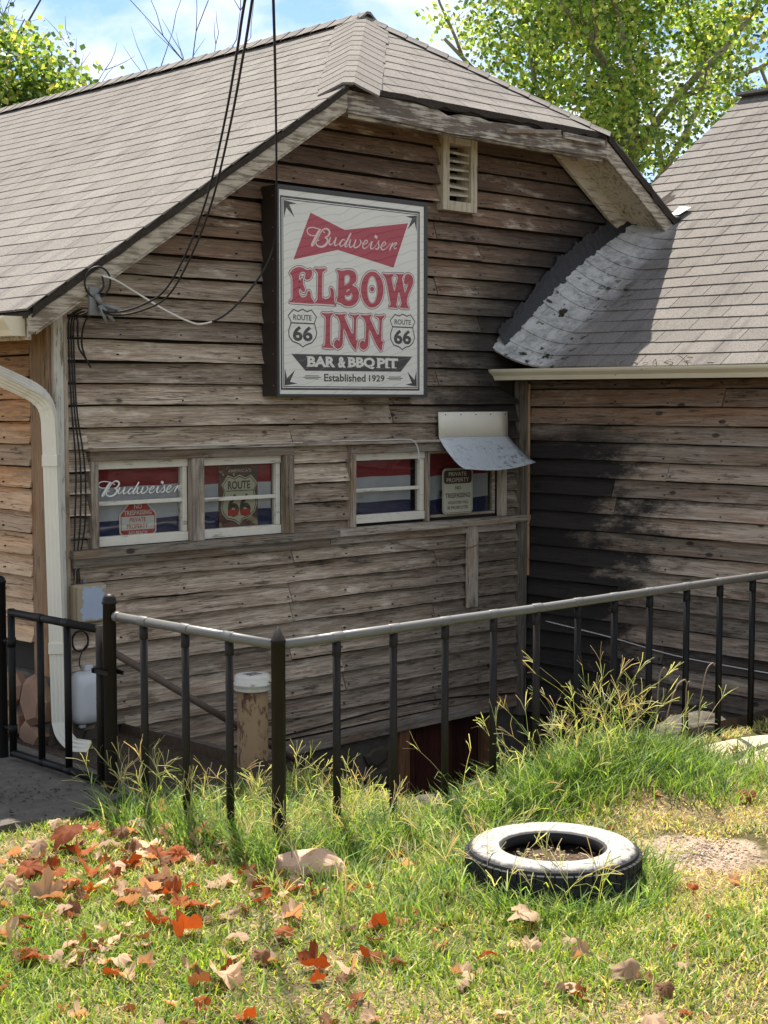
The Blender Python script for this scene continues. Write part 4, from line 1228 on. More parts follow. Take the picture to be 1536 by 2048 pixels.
def ribbon(mb, pts, y, m=0, closed=False, w=None):
    """flat stroke through (x, z, width) points on the plane y"""
    P = [np.array(p[:2], float) for p in pts]
    Wd = [w if w is not None else p[2] for p in pts]
    n = len(P); v = []
    for i in range(n):
        a = P[(i - 1) % n] if closed or i > 0 else P[i]
        b = P[(i + 1) % n] if closed or i < n - 1 else P[i]
        d = b - a; L = np.hypot(*d) or 1
        nr = np.array((-d[1], d[0])) / L
        v += [(P[i][0] + nr[0] * Wd[i] / 2, y, P[i][1] + nr[1] * Wd[i] / 2), (P[i][0] - nr[0] * Wd[i] / 2, y, P[i][1] - nr[1] * Wd[i] / 2)]
    f = [(2*i, 2*i + 1, (2*i + 3) % (2*n), (2*i + 2) % (2*n)) for i in range(n if closed else n - 1)]
    mb.add(v, f, m)

def script_word(mb, y, tf=None, dy=0.00006):
    for k, st in enumerate(WORD):
        q = []
        for x, z, w in st:
            x, z, w = x / 1000, z / 1000, w / 1000
            if tf:
                x, z = x * tf[0][0] + z * tf[1][0] + tf[2][0], x * tf[0][1] + z * tf[1][1] + tf[2][1]
                w *= 1.33
            q.append((x, z, w))
        ribbon(mb, cat(q, 5), y - dy * k)

# ================================================================== lit sign cabinet
def grain_print(name, base, line, rough=0.35, k=0.5):
    n = NT(name)
    wv = n.new('ShaderNodeTexWave', wave_type='BANDS', bands_direction='Z')
    n.put(wv.inputs['Vector'], n.map(n.oc, (1, 1, 1), rot=(0, R(14), 0)))
    wv.inputs['Scale'].default_value = 6.5; wv.inputs['Distortion'].default_value = 7.0
    wv.inputs['Detail'].default_value = 3; wv.inputs['Detail Scale'].default_value = 0.6
    f = n.ramp(wv.outputs['Fac'], [(0.0, 1.0), (0.09, 0.0)])
    dirt = n.noise(n.oc, 5, 6, 0.65)
    c = n.mix(n.math('MULTIPLY', dirt, 0.35), base, tuple(v * 0.62 for v in base))
    c = n.mix(n.math('MULTIPLY', f, k), c, line)
    return n.done(n.bsdf(c, rough, 0, None, 0.5))
M['sign_white'] = grain_print('sign_offwhite', (0.78, 0.77, 0.69), (0.5, 0.49, 0.43), 0.35, 0.45)
M['sign_red'] = grain_print('sign_red', (0.46, 0.085, 0.11), (0.2, 0.035, 0.045), 0.35, 0.6)
M['sign_grey'] = grain_print('sign_charcoal', (0.075, 0.07, 0.068), (0.16, 0.15, 0.145), 0.4, 0.6)
M['sign_pink'] = plain('sign_pale_pink', (0.72, 0.57, 0.53), 0.4, 0, 0.1)
M['sign_cab'] = plain('dark_brown_cabinet', (0.034, 0.027, 0.024), 0.5, 0, 0.3, 6)
M['sign_bezel'] = plain('charcoal_bezel', (0.055, 0.054, 0.053), 0.45, 0, 0.25, 30)

sign = empty('lit_sign', (2.0, -0.08, 1.77), 'tall box sign with red lettering on off-white face, beside the gable vent', 'sign')
SX0, SX1, SZ0, SZ1 = 1.398, 2.619, 1.77, 2.973
SF = -0.166
MB().box((SX0, -0.036, SZ0), (SX1, SF, SZ1)).build('cabinet', M['sign_cab'], sign, 0.004)
m = MB()
bz = 0.014
y0, y1 = SF - 0.0005, SF - 0.012
m.box((SX0 - 0.002, y0, SZ0 - 0.002), (SX0 + bz, y1, SZ1 + 0.002)); m.box((SX1 - 0.026, y0, SZ0 - 0.002), (SX1 + 0.002, y1, SZ1 + 0.002))
m.box((SX0 + bz, y0, SZ0 - 0.002), (SX1 - 0.026, y1, SZ0 + bz)); m.box((SX0 + bz, y0, SZ1 - 0.024), (SX1 - 0.026, y1, SZ1 + 0.002))
m.build('bezel', M['sign_bezel'], sign, 0.002)
face = MB().box((SX0 + bz + 0.0005, SF - 0.0006, SZ0 + bz + 0.0005), (SX1 - 0.0265, SF - 0.005, SZ1 - 0.0245)).build('sign_face', M['sign_white'], sign)
FY = SF - 0.0056
E_ = 0.00025
# rule lines
m = MB()
def rect_lines(mb, a, b, c, d, w, y):
    mb.add([(a, y, b), (c, y, b), (c, y, d), (a, y, d), (a + w, y, b + w), (c - w, y, b + w), (c - w, y, d - w), (a + w, y, d - w)],
           [(0, 1, 5, 4), (1, 2, 6, 5), (2, 3, 7, 6), (3, 0, 4, 7)])
rect_lines(m, 1.424, 1.808, 2.556, 2.914, 0.012, FY)
rect_lines(m, 1.442, 1.825, 2.540, 2.897, 0.005, FY)
for sx, sz, cx, cz in ((1, -1, 1.451, 2.889), (-1, -1, 2.531, 2.889), (1, 1, 1.451, 1.833), (-1, 1, 2.531, 1.833)):
    pts = [(0, 0), (0.10, 0.012), (0.042, 0.022), (0.082, 0.092), (0.02, 0.042), (0.003, 0.10)]
    P = [(cx + sx * a, FY, cz + sz * b) for a, b in pts]
    tri = [(0, 1, 2), (0, 2, 4), (2, 3, 4), (0, 4, 5)]
    if sx * sz > 0: pass
    m.add(P, tri if sx * sz > 0 else [t[::-1] for t in tri])
m.build('rule_lines', M['sign_grey'], face)
# bow-shaped red panel and its script word
m = MB(); fill_into(m, [(a / 1000, b / 1000) for a, b in SIGN_TIE], [], FY); m.build('bow_panel', M['sign_red'], face)
m = MB(); script_word(m, FY - E_, WORD_TO_SIGN); m.build('script_lettering', M['sign_pink'], face)
# big red letters with a pale inline and dark outline
dk, pk, rd = MB(), MB(), MB()
for i, (o, hs) in enumerate(SIGN_LETTERS):
    o = [(a / 1000, b / 1000) for a, b in o]; hs = [[(a / 1000, b / 1000) for a, b in h] for h in hs]
    for lp in [o] + hs:
        sm = [(p[0], p[1]) for p in cat(lp, 3, True)]
        ribbon(dk, sm, FY - E_ * (0.4 + 0.03 * i), 0, True, 0.0225 if lp is o else 0.012)
        ribbon(pk, sm, FY - E_ * (1.4 + 0.03 * i), 0, True, 0.0155 if lp is o else 0.008)
    fill_into(rd, o, hs, FY - E_ * (2.4 + 0.03 * i), 0, 3)
dk.build('letter_outline', M['sign_grey'], face); pk.build('letter_inline', M['sign_pink'], face); rd.build('lettering', M['sign_red'], face)
# route shields
for o, a, b, (q0, q1, qz) in zip(SIGN_SHIELDS, ((1.52, 2.211, 1.66, 2.243), (2.338, 2.213, 2.479, 2.245)), ((1.516, 2.09, 1.668, 2.178), (2.332, 2.093, 2.483, 2.182)), ((1.505, 1.678, 2.19), (2.323, 2.492, 2.194))):
    m = MB()
    ribbon(m, [(p / 1000, q / 1000) for p, q in o], FY, 0, True, 0.0075)
    m.add([(q0, FY - E_, qz), (q1, FY - E_, qz), (q1, FY - E_, qz + 0.0075), (q0, FY - E_, qz + 0.0075)], [(0, 1, 2, 3)])
    text_into(m, 'ROUTE', a, FY, 0.018); text_into(m, '66', b, FY, 0.035)
    m.build('route_shield', M['sign_grey'], face)
# banner
m = MB(); fill_into(m, [(a / 1000, b / 1000) for a, b in SIGN_BANNER], [], FY); m.build('banner', M['sign_grey'], face)
m = MB()
BY = FY - E_
for t, b in (('BAR', (1.627, 1.943, 1.846, 2.005)), ('&', (1.867, 1.941, 1.931, 2.006)), ('BBQ', (1.95, 1.936, 2.17, 2.006)), ('PIT', (2.19, 1.944, 2.368, 2.004))):
    text_into(m, t, b, BY, 0.045)
# slab serifs on the upright strokes
for xa in (1.627, 1.775, 1.95, 2.026, 2.19, 2.272, 2.328):
    for zz in (1.944, 1.9995):
        m.add([(xa - 0.007, BY - E_, zz), (xa + 0.026, BY - E_, zz), (xa + 0.026, BY - E_, zz + 0.0055), (xa - 0.007, BY - E_, zz + 0.0055)], [(0, 1, 2, 3)])
m.build('banner_lettering', M['sign_white'], face)
m = MB()
text_into(m, 'Established', (1.757, 1.859, 2.093, 1.904), FY, 0.022); text_into(m, '1929', (2.121, 1.861, 2.252, 1.901), FY, 0.022)
for a, b in ((1.594, 1.732), (2.274, 2.41)):
    for k in range(3):
        zz = 1.872 + k * 0.0085; ins = 0.016 if k != 1 else 0
        m.add([(a + ins, FY, zz), (b - ins, FY, zz), (b - ins, FY, zz + 0.004), (a + ins, FY, zz + 0.004)], [(0, 1, 2, 3)])
m.build('small_lettering', M['sign_grey'], face)
m = MB()
for k in range(7): m.tube([(SX0 - 0.0005, SF + 0.028, SZ1 - 0.06 - k * 0.18), (SX0 - 0.0035, SF + 0.028, SZ1 - 0.06 - k * 0.18)], 0.004, 6)
m.build('rivets', M['galv'], sign)

# ================================================================== things in the windows
M['cloth_red'] = plain('bunting_red', (0.27, 0.022, 0.03), 0.85, 0, 0.2, 20)
M['cloth_white'] = plain('bunting_white', (0.5, 0.48, 0.49), 0.85, 0, 0.1, 20)
M['cloth_blue'] = plain('bunting_blue', (0.028, 0.034, 0.09), 0.85, 0, 0.2, 20)
def bunting(x0, x1, z0, z1, zr, zb, y, label):
    m = MB(); nx = 26
    zs = [z1, (z1 + zr) / 2, zr, (zr + zb) / 2, zb, (zb + z0) / 2, z0]
    v = []
    for z in zs:
        for i in range(nx + 1):
            x = x0 + (x1 - x0) * i / nx
            v.append((x, y + 0.004 * ns(x * 9, z * 3, 2) + 0.003 * math.sin(x * 31), z + 0.011 * ns(x * 4.5, z * 2, 1) * (1 if z0 < z < z1 else 0)))
    n = nx + 1
    for r in range(6):
        m.add([], [])
        for i in range(nx):
            m.f.append([r*n + i, (r+1)*n + i, (r+1)*n + i + 1, r*n + i + 1]); m.m.append(r // 2); m.sm.append(True)
    m.v = v
    return tag(m.build('bunting', [M['cloth_red'], M['cloth_white'], M['cloth_blue']]), label, 'bunting', 'striped bunting hung inside the windows')
bunting(0.225, 0.855, 0.93, 1.41, 1.285, 1.10, 0.034, 'red white and blue bunting behind the pane with white script')
bunting(0.945, 1.515, 0.93, 1.41, 1.275, 1.115, 0.034, 'red white and blue bunting behind the route shield poster')
bunting(2.09, 2.685, 0.95, 1.41, 1.265, 1.11, 0.034, 'red white and blue bunting in the window with no notice')
bunting(2.76, 3.42, 0.95, 1.41, 1.255, 1.10, 0.034, 'red white and blue bunting behind the tan notice under the hood')
# white script word stuck on the first pane
M['decal_white'] = plain('white_decal', (0.78, 0.77, 0.72), 0.5, 0, 0.05)
m = MB(); script_word(m, 0.0125); m.build('script_decal', M['decal_white'], wins[0])

# eight-sided notice
M['notice_red'] = plain('notice_red', (0.5, 0.045, 0.03), 0.45, 0, 0.15)
M['notice_white'] = plain('notice_white', (0.72, 0.68, 0.62), 0.5, 0, 0.08)
def octagon(cx, cz, r, y, th, mb, m=0):
    k = math.cos(math.pi / 8)
    P = [(cx + r / k * math.cos(math.pi / 8 + i * math.pi / 4), cz + r / k * math.sin(math.pi / 8 + i * math.pi / 4)) for i in range(8)]
    v = [(a, y, b) for a, b in P] + [(a, y + th, b) for a, b in P]
    mb.add(v, [tuple(range(8)), tuple(reversed(range(8, 16)))] + [(i, 8 + i, 8 + (i+1) % 8, (i+1) % 8) for i in range(8)], m)
oc = empty('octagonal_notice', (0.575, 0.05, 0.955), 'red octagonal no trespassing notice standing inside the window', 'sign')
cx, cz = 0.563, 1.078
m = MB(); octagon(cx, cz, 0.122, 0.026, 0.002, m); plate = m.build('plate', M['notice_white'], oc)
m = MB(); octagon(cx, cz, 0.113, 0.0254, 0.0004, m); m.build('red_field', M['notice_red'], plate)
m = MB().box((cx - 0.108, 0.0249, cz - 0.037), (cx + 0.108, 0.0252, cz + 0.037)); m.build('white_band', M['notice_white'], plate)
m = MB()
text_into(m, 'PRIVATE', (cx - 0.056, cz + 0.006, cx + 0.05, cz + 0.03), 0.0246, 0.02)
text_into(m, 'PROPERTY', (cx - 0.075, cz - 0.03, cx + 0.066, cz - 0.006), 0.0246, 0.02)
m.build('red_lettering', M['notice_red'], plate)
m = MB()
text_into(m, 'NO', (cx - 0.026, cz + 0.078, cx + 0.026, cz + 0.104), 0.0249, 0.02)
text_into(m, 'TRESPASSING', (cx - 0.092, cz + 0.044, cx + 0.09, cz + 0.07), 0.0249, 0.02)
text_into(m, 'NO BEACH', (cx - 0.062, cz - 0.064, cx + 0.06, cz - 0.044), 0.0249, 0.02)
text_into(m, 'ACCESS', (cx - 0.046, cz - 0.094, cx + 0.044, cz - 0.074), 0.0249, 0.02)
m.build('white_lettering', M['notice_white'], plate)

# route poster
def poster_mat():
    n = NT('brown_flag_poster')
    x, y, z = n.xyz()
    a = n.noise(n.map(n.oc, (5, 5, 9), rot=(0, R(25), 0)), 1.6, 5, 0.6)
    c = n.ramp(a, [(0.35, (0.075, 0.068, 0.065)), (0.48, (0.16, 0.07, 0.05)), (0.56, (0.13, 0.045, 0.04)), (0.63, (0.36, 0.29, 0.16))])
    return n.done(n.bsdf(c, 0.6))
M['poster'] = poster_mat()
M['poster_cream'] = plain('poster_cream', (0.55, 0.5, 0.35), 0.6, 0, 0.12)
M['poster_dark'] = plain('poster_dark', (0.1, 0.075, 0.05), 0.6, 0, 0.3)
M['poster_pale'] = plain('poster_pale', (0.48, 0.42, 0.34), 0.6, 0, 0.15)
po = empty('route_poster', (1.27, 0.06, 0.985), 'brown poster with cream route 66 shield taped in window', 'poster')
MB().box((1.122, 0.025, 0.975), (1.408, 0.027, 1.37)).build('sheet', M['poster'], po)
SH = [(1.147, 1.259), (1.194, 1.315), (1.237, 1.299), (1.28, 1.315), (1.324, 1.297), (1.366, 1.313), (1.412, 1.264), (1.39, 1.224), (1.41, 1.144), (1.393, 1.097), (1.35, 1.065), (1.302, 1.052), (1.276, 1.025), (1.239, 1.047), (1.184, 1.06), (1.153, 1.091), (1.14, 1.126), (1.165, 1.221)]
SH = [(a - 0.006, b + 0.004) for a, b in SH]
m = MB(); fill_into(m, SH, [], 0.0246); m.build('shield', M['poster_cream'], po)
cxs, czs = 1.268, 1.17
m = MB()
ribbon(m, [(cxs + (a - cxs) * 0.93, czs + (b - czs) * 0.93) for a, b in SH], 0.0242, 0, True, 0.005)
m.add([(1.176, 0.0242, 1.224), (1.376, 0.0242, 1.224), (1.376, 0.0242, 1.229), (1.176, 0.0242, 1.229)], [(0, 1, 2, 3)])
text_into(m, 'ROUTE', (1.187, 1.235, 1.352, 1.284), 0.0242, 0.03)
text_into(m, '66', (1.185, 1.075, 1.355, 1.21), 0.0242, 0.03)
m.build('shield_lettering', M['poster_dark'], po)
m = MB().box((1.186, 0.0236, 1.083), (1.262, 0.0238, 1.118)); m.box((1.279, 0.0236, 1.083), (1.352, 0.0238, 1.118))
m.build('red_band', M['notice_red'], po)
m = MB()
text_into(m, "AMERICA'S", (1.188, 1.333, 1.36, 1.352), 0.0245, 0.015)
text_into(m, 'MOTHER ROAD', (1.15, 0.998, 1.378, 1.013), 0.0245, 0.015)
for sx_, sz_, rr in ((1.155, 1.322, 0.011), (1.232, 1.321, 0.012)):
    P = [(sx_ + rr * (1 if k % 2 == 0 else 0.42) * math.sin(k * math.pi / 5), 0.0245, sz_ + rr * (1 if k % 2 == 0 else 0.42) * math.cos(k * math.pi / 5)) for k in range(10)]
    m.add(P + [(sx_, 0.0245, sz_)], [(10, (k + 1) % 10, k) for k in range(10)])
m.build('pale_lettering', M['poster_pale'], po)

# tan notice with rounded corners
M['notice_tan'] = plain('notice_tan', (0.46, 0.45, 0.34), 0.5, 0, 0.12)
M['notice_brown'] = plain('notice_brown', (0.06, 0.028, 0.022), 0.5, 0, 0.2)
nt = empty('property_notice', (3.07, -0.02, 1.0), 'tan private property notice with brown heading under metal hood', 'sign')
def round_rect(a, b, c, d, r):
    P = []
    for cx_, cz_, s in ((c - r, d - r, 0), (a + r, d - r, 1), (a + r, b + r, 2), (c - r, b + r, 3)):
        for k in range(5): t = math.pi / 2 * (s + k / 4); P.append((cx_ + r * math.cos(t), cz_ + r * math.sin(t)))
    return P
NX0, NX1, NZ0, NZ1, NY = 2.925, 3.215, 1.004, 1.302, -0.02
P = round_rect(NX0, NZ0, NX1, NZ1, 0.03); n_ = len(P)
MB().add([(a, NY, b) for a, b in P] + [(a, NY + 0.003, b) for a, b in P], [tuple(range(n_)), tuple(reversed(range(n_, 2*n_)))] + [(i, n_ + i, n_ + (i+1) % n_, (i+1) % n_) for i in range(n_)]).build('plate', M['notice_tan'], nt)
m = MB(); P2 = round_rect(NX0 + 0.012, NZ1 - 0.1, NX1 - 0.012, NZ1 - 0.012, 0.022); m.add([(a, NY - 0.0004, b) for a, b in P2], [tuple(range(len(P2)))])
P3 = [(a, b) for a, b in round_rect(NX0 + 0.007, NZ0 + 0.007, NX1 - 0.007, NZ1 - 0.007, 0.026)]
ribbon(m, P3, NY - 0.0002, 0, True, 0.003)
text_into(m, 'NO', (3.045, 1.162, 3.1, 1.186), NY - 0.0004, 0.02); text_into(m, 'TRESPASSING', (2.95, 1.108, 3.19, 1.14), NY - 0.0004, 0.02)
text_into(m, 'VIOLATORS WILL', (2.972, 1.068, 3.172, 1.087), NY - 0.0004, 0.02); text_into(m, 'BE PROSECUTED', (2.972, 1.034, 3.17, 1.054), NY - 0.0004, 0.02)
m.build('brown_print', M['notice_brown'], nt)
m = MB(); text_into(m, 'PRIVATE', (2.982, 1.252, 3.152, 1.278), NY - 0.0008, 0.015); text_into(m, 'PROPERTY', (2.962, 1.212, 3.176, 1.24), NY - 0.0008, 0.015)
m.build('heading', M['notice_tan'], nt)
m = MB(); m.box((2.93, -0.0165, 1.12), (2.96, 0.013, 1.16)); m.box((3.18, -0.0165, 1.12), (3.21, 0.013, 1.16)); m.build('mounting_pad', M['dark'], nt)

# ================================================================== sheet-metal hood over the last window
def hood_mat():
    n = NT('mottled_galvanised_hood')
    a = n.noise(n.oc, 26, 7, 0.75); b = n.noise(n.oc, 4, 4, 0.6)
    f = n.math('MULTIPLY', n.sstep(0.48, 0.66, a), n.sstep(0.38, 0.6, b))
    c = n.mix(f, (0.52, 0.56, 0.58), (0.13, 0.14, 0.14))
    return n.done(n.bsdf(c, 0.5, 0.15, None, 0.5))
M['hood'] = hood_mat()
M['hood_flange'] = plain('cream_hood_flange', (0.7, 0.66, 0.55), 0.5, 0, 0.06)
hood = empty('window_hood', (3.19, -0.05, 1.5), 'bent sheet metal hood with white flange above the last window', 'awning')
m = MB()
HXa, HXb = 2.835, 3.505
def hood_strip(prof, nx, m, y_sag=0.0):
    v = []
    for i in range(nx + 1):
        t = i / nx; x = HXa + (HXb - HXa) * t
        for y, z, k in prof:
            bow = -0.028 * k * math.sin(math.pi * t) + 0.02 * k * (t - 0.5)
            v.append((x + 0.03 * k * (t - 0.5), y, z + bow))
    n = len(prof)
    m.add(v, [(i*n + j, (i+1)*n + j, (i+1)*n + j + 1, i*n + j + 1) for i in range(nx) for j in range(n - 1)], 0, True)
hood_strip([(-0.064, 1.672, 0), (-0.068, 1.60, 0), (-0.07, 1.508, 0)], 8, m)
fo = m.build('flange', M['hood_flange'], hood)
s_ = fo.modifiers.new('t', 'SOLIDIFY'); s_.thickness = 0.0025
m = MB()
hood_strip([(-0.07, 1.508, 0), (-0.08, 1.497, 0.1), (-0.12, 1.455, 0.35), (-0.17, 1.412, 0.6), (-0.22, 1.373, 0.82), (-0.265, 1.345, 0.95), (-0.31, 1.325, 1.0)], 14, m)
ho = m.build('canopy', M['hood'], hood)
s_ = ho.modifiers.new('t', 'SOLIDIFY'); s_.thickness = 0.0025
m = MB()
for k in range(5): m.tube([(2.9 + k * 0.145, -0.056, 1.655), (2.9 + k * 0.145, -0.07, 1.655)], 0.0045, 6)
m.build('screws', M['nail'], hood)
# loose upright plank under the sill
tag(MB().box((3.118, -0.068, 0.375), (3.222, -0.046, 0.935)).build('upright_plank', M['trim_v'], None, 0.004), 'bare upright plank nailed below the hooded window', 'plank')

# ================================================================== boxes on the wall
def meter_mat():
    n = NT('blue_patched_meter_cover')
    x, y, z = n.xyz()
    nn = n.math('MULTIPLY', n.math('SUBTRACT', n.noise(n.oc, 22, 6, 0.65), 0.5), 0.09)
    dx = n.math('SUBTRACT', 0.075, n.math('ABSOLUTE', n.math('SUBTRACT', x, 0.168)))
    dz = n.math('SUBTRACT', 0.092, n.math('ABSOLUTE', n.math('SUBTRACT', z, 0.685)))
    f = n.sstep(0.0, 0.012, n.math('ADD', n.math('MINIMUM', dx, dz), nn))
    f = n.math('MULTIPLY', f, n.sstep(-0.10, -0.12, y))
    c = n.mix(f, (0.34, 0.28, 0.18), n.mix(n.noise(n.oc, 14, 5), (0.3, 0.39, 0.52), (0.42, 0.47, 0.54)))  # tan body with a ragged pale blue patch on the front
    return n.done(n.bsdf(c, 0.55))
M['meter'] = meter_mat()
mb_ = empty('utility_box', (0.215, -0.08, 0.575), 'square tan utility box with pale blue patch on cover beside downspout', 'utility box')
MB().box((0.062, -0.06, 0.578), (0.258, -0.11, 0.786)).build('box_body', M['meter'], mb_, 0.012)
MB().box((0.07, -0.1105, 0.588), (0.252, -0.13, 0.78)).build('box_cover', M['meter'], mb_, 0.008)
MB().box((0.165, -0.05, 0.535), (0.245, -0.1, 0.5765)).build('conduit_boss', M['meter'], mb_, 0.004)
MB().box((0.15, -0.05, 0.7865), (0.176, -0.064, 0.808)).build('hanger_tab', M['galv'], mb_, 0.002)
nd = empty('network_box', (0.22, -0.09, 0.04), 'rounded grey-white plastic utility box low on the wall', 'utility box')
m = MB(); n = 28
def sup(a, b, t, e=0.45):
    c_, s2 = math.cos(t), math.sin(t)
    return a * math.copysign(abs(c_) ** e, c_), b * math.copysign(abs(s2) ** e, s2)
v = []
for sc, y in ((1.0, -0.03), (1.0, -0.075), (0.97, -0.10), (0.86, -0.125), (0.55, -0.134), (0.02, -0.136)):
    for k in range(n):
        a, b = sup(0.118 * sc, 0.142 * sc, 2 * math.pi * k / n)
        v.append((0.17 + a * 0.95, y, 0.18 + b))
m.add(v, [(j*n + k, j*n + (k+1) % n, (j+1)*n + (k+1) % n, (j+1)*n + k) for j in range(5) for k in range(n)], 0, True)
m.build('box_shell', M['plastic_white'], nd)
m = MB(); m.box((0.14, -0.05, 0.3205), (0.19, -0.085, 0.352)); m.box((0.11, -0.05, 0.018), (0.145, -0.08, 0.0375)); m.build('mounting_ear', M['plastic_white'], nd, 0.006)
m = MB()
co = [(0.13 + 0.05 * math.cos(t) * (1 + 0.03 * math.sin(3 * t)), -0.05 - 0.004 * t / 6, 0.48 + 0.055 * math.sin(t)) for t in [i * 0.35 for i in range(54)]]
m.tube(co, 0.0035, 6); m.tube([tuple(p) for p in cat([co[-1], (0.15, -0.05, 0.43), (0.13, -0.045, 0.37), (0.145, -0.05, 0.3)], 6)], 0.003, 6)
tag(m.build('cable_coil', M['cable']), 'small coil of black cable hanging under the tan box', 'cable')

# ================================================================== cables and service drop
def wire(name, pts, r, mat, label, group=None, n=6, div=8):
    m = MB(); m.tube([tuple(p) for p in cat(pts, div)], r, n)
    return tag(m.build(name, mat), label, 'cable', group)
for k, (dx, dz, pl_) in enumerate(((0.0, 0.0, 0), (0.016, 0.02, 0), (0.03, -0.04, 1))):
    x = 0.088 + dx
    wire('wall_cable', [(0.06 + dx, -0.20, 2.21 + dz * 0.2), (x - 0.005, -0.07, 2.17), (x, -0.055, 2.0), (x + 0.012, -0.055, 1.7), (x + 0.03 + 0.012 * k, -0.058, 1.4), (x + 0.02 + 0.016 * k, -0.056, 1.1), (x + 0.012, -0.055, 0.9), (x + 0.016, -0.055, 0.79)], 0.0046,
         M['cable'], 'black cable stapled down the wall beside the downspout', 'black cables down the corner')
PT = (-8.5, -14.04, 6.3)
wA = [(0.021, -0.40, 2.25), (0.039, -0.43, 2.2), (0.041, -0.55, 2.181), (0.082, -0.701, 2.207), (0.084, -0.906, 2.274), (0.049, -1.133, 2.445), (-0.026, -1.387, 2.667), (-0.395, -1.985, 2.875), (-0.791, -2.565, 3.007), (-1.086, -2.973, 3.047)]
for k, (dx, dz) in enumerate(((0, 0), (0.012, -0.014))):
    pts = [(a + dx * min(i, 6) / 3, b, c + dz * min(i, 4) / 2) for i, (a, b, c) in enumerate(wA)]
    pts += [(-2.1, -4.4, 3.19), (-4.2, -7.5, 4.0), (PT[0], PT[1], PT[2] + 0.1 * k)]
    wire('service_wire', pts, 0.005, M['cable'], 'black service wire drooping from the eave bracket up over the roof', 'service wires to the pole', 6, 9)
wB = [(0.06, -0.413, 2.367), (0.116, -0.441, 2.349), (0.261, -0.448, 2.281), (0.378, -0.499, 2.208), (0.488, -0.541, 2.155), (0.573, -0.555, 2.142), (0.691, -0.594, 2.191), (0.854, -0.599, 2.328), (0.96, -0.616, 2.476), (0.964, -0.675, 2.616), (0.785, -0.901, 2.812), (0.276, -1.506, 2.998), (-0.369, -2.269, 3.072), (-0.888, -2.88, 3.098), (-1.9, -4.07, 3.17), (-4.2, -7.3, 4.1), (PT[0], PT[1], PT[2] + 0.4)]
ph = empty('phone_wire', wB[0], 'thin wire with white lower length looping in front of the sign', 'cable')
cB = [tuple(p) for p in cat(wB, 9)]
m = MB(); m.tube(cB[:50], 0.0052, 6); m.build('white_length', M['cable_white'], ph)
m = MB(); m.tube(cB[49:], 0.0055, 6); m.build('dark_length', M['cable'], ph)
up_ = empty('utility_pole', (PT[0] + 0.2, PT[1], 0), 'wooden utility pole across the yard that feeds the service wires', 'pole')
m = MB(); m.tube([(PT[0] + 0.2, PT[1], -0.3), (PT[0] + 0.2, PT[1], 7.6)], [0.16, 0.11], 14); m.build('pole_shaft', M['trim_v'], up_)
m = MB(); m.bar((PT[0] - 0.6, PT[1] + 0.6, 7.0), (PT[0] + 1.0, PT[1] - 0.6, 7.0), 0.09, 0.11); m.build('cross_arm', M['trim_x'], up_)
# bracket with spools, and the loop of cable above it
br = empty('service_bracket', (0.02, -0.40, 2.25), 'grey service drop bracket and clamps on the rake board', 'bracket')
MB().box((-0.012, -0.388, 2.17), (0.05, -0.408, 2.31)).build('bracket_plate', M['galv'], br, 0.004)
for p, q, r_ in (((0.02, -0.41, 2.27), (0.045, -0.43, 2.225), 0.016), ((0.045, -0.43, 2.225), (0.115, -0.5, 2.195), 0.012), ((0.04, -0.43, 2.22), (0.085, -0.47, 2.14), 0.012), ((0.03, -0.43, 2.22), (0.06, -0.45, 2.13), 0.01)):
    m = MB(); m.tube([p, q], [r_, r_ * 0.8], 8); m.build('wire_clamp', M['galv'], br)
lp = [(0.03 + 0.075 * math.cos(t), -0.415 - 0.01 * math.sin(t), 2.335 + 0.075 * math.sin(t)) for t in [R(-80 + 20 * i) for i in range(18)]]
m = MB(); m.tube([tuple(p) for p in cat(lp + [(0.06, -0.42, 2.31), (0.06, -0.413, 2.367)], 3)], 0.005, 6)
tag(m.build('cable_loop', M['cable']), 'round loop of black cable on the rake board', 'cable')
wire('dangling_cable', [(0.0, -0.40, 2.19), (-0.02, -0.3, 2.16), (0.05, -0.2, 2.15), (0.1, -0.12, 2.1), (0.12, -0.1, 2.02), (0.17, -0.09, 1.96), (0.2, -0.085, 1.92), (0.16, -0.09, 1.98), (0.13, -0.11, 2.06), (0.1, -0.2, 2.16), (0.04, -0.42, 2.2)], 0.005, M['cable'], 'short black cable end dangling below the eave bracket')
wire('sill_wire', [(0.09, -0.06, 0.6), (0.1, -0.06, 0.8), (0.14, -0.062, 0.89), (0.4, -0.06, 0.9), (0.9, -0.058, 0.885), (1.4, -0.056, 0.9), (1.9, -0.056, 0.885), (2.25, -0.056, 0.915), (2.5, -0.056, 0.84), (2.9, -0.07, 0.77), (3.2, -0.072, 0.79), (3.42, -0.056, 0.87), (3.5, -0.056, 0.97)], 0.0032, M['cable_tan'], 'thin tan wire sagging along the underside of the window sill')
wire('white_wire_end', [(1.9, -0.08, 1.503), (2.3, -0.092, 1.502), (2.5, -0.095, 1.504), (2.58, -0.1, 1.49), (2.62, -0.1, 1.43), (2.625, -0.098, 1.37)], 0.004, M['cable_white'], 'stiff white wire hooked over the drip board above the third window')
wire('ground_wire', [(3.70, -0.25, 0.25), (3.70, -0.8, 0.20), (3.705, -1.3, 0.14), (3.70, -1.8, 0.12), (3.71, -2.6, 0.1)], 0.004, M['cable_white'], 'pale wire strung low along the dark wing wall')
wire('skirt_wire', [(0.9, -0.055, -0.25), (1.6, -0.05, -0.24), (2.4, -0.052, -0.2), (3.0, -0.05, -0.21), (3.6, -0.06, -0.26)], 0.006, M['cable'], 'black wire running along the bottom edge of the siding')

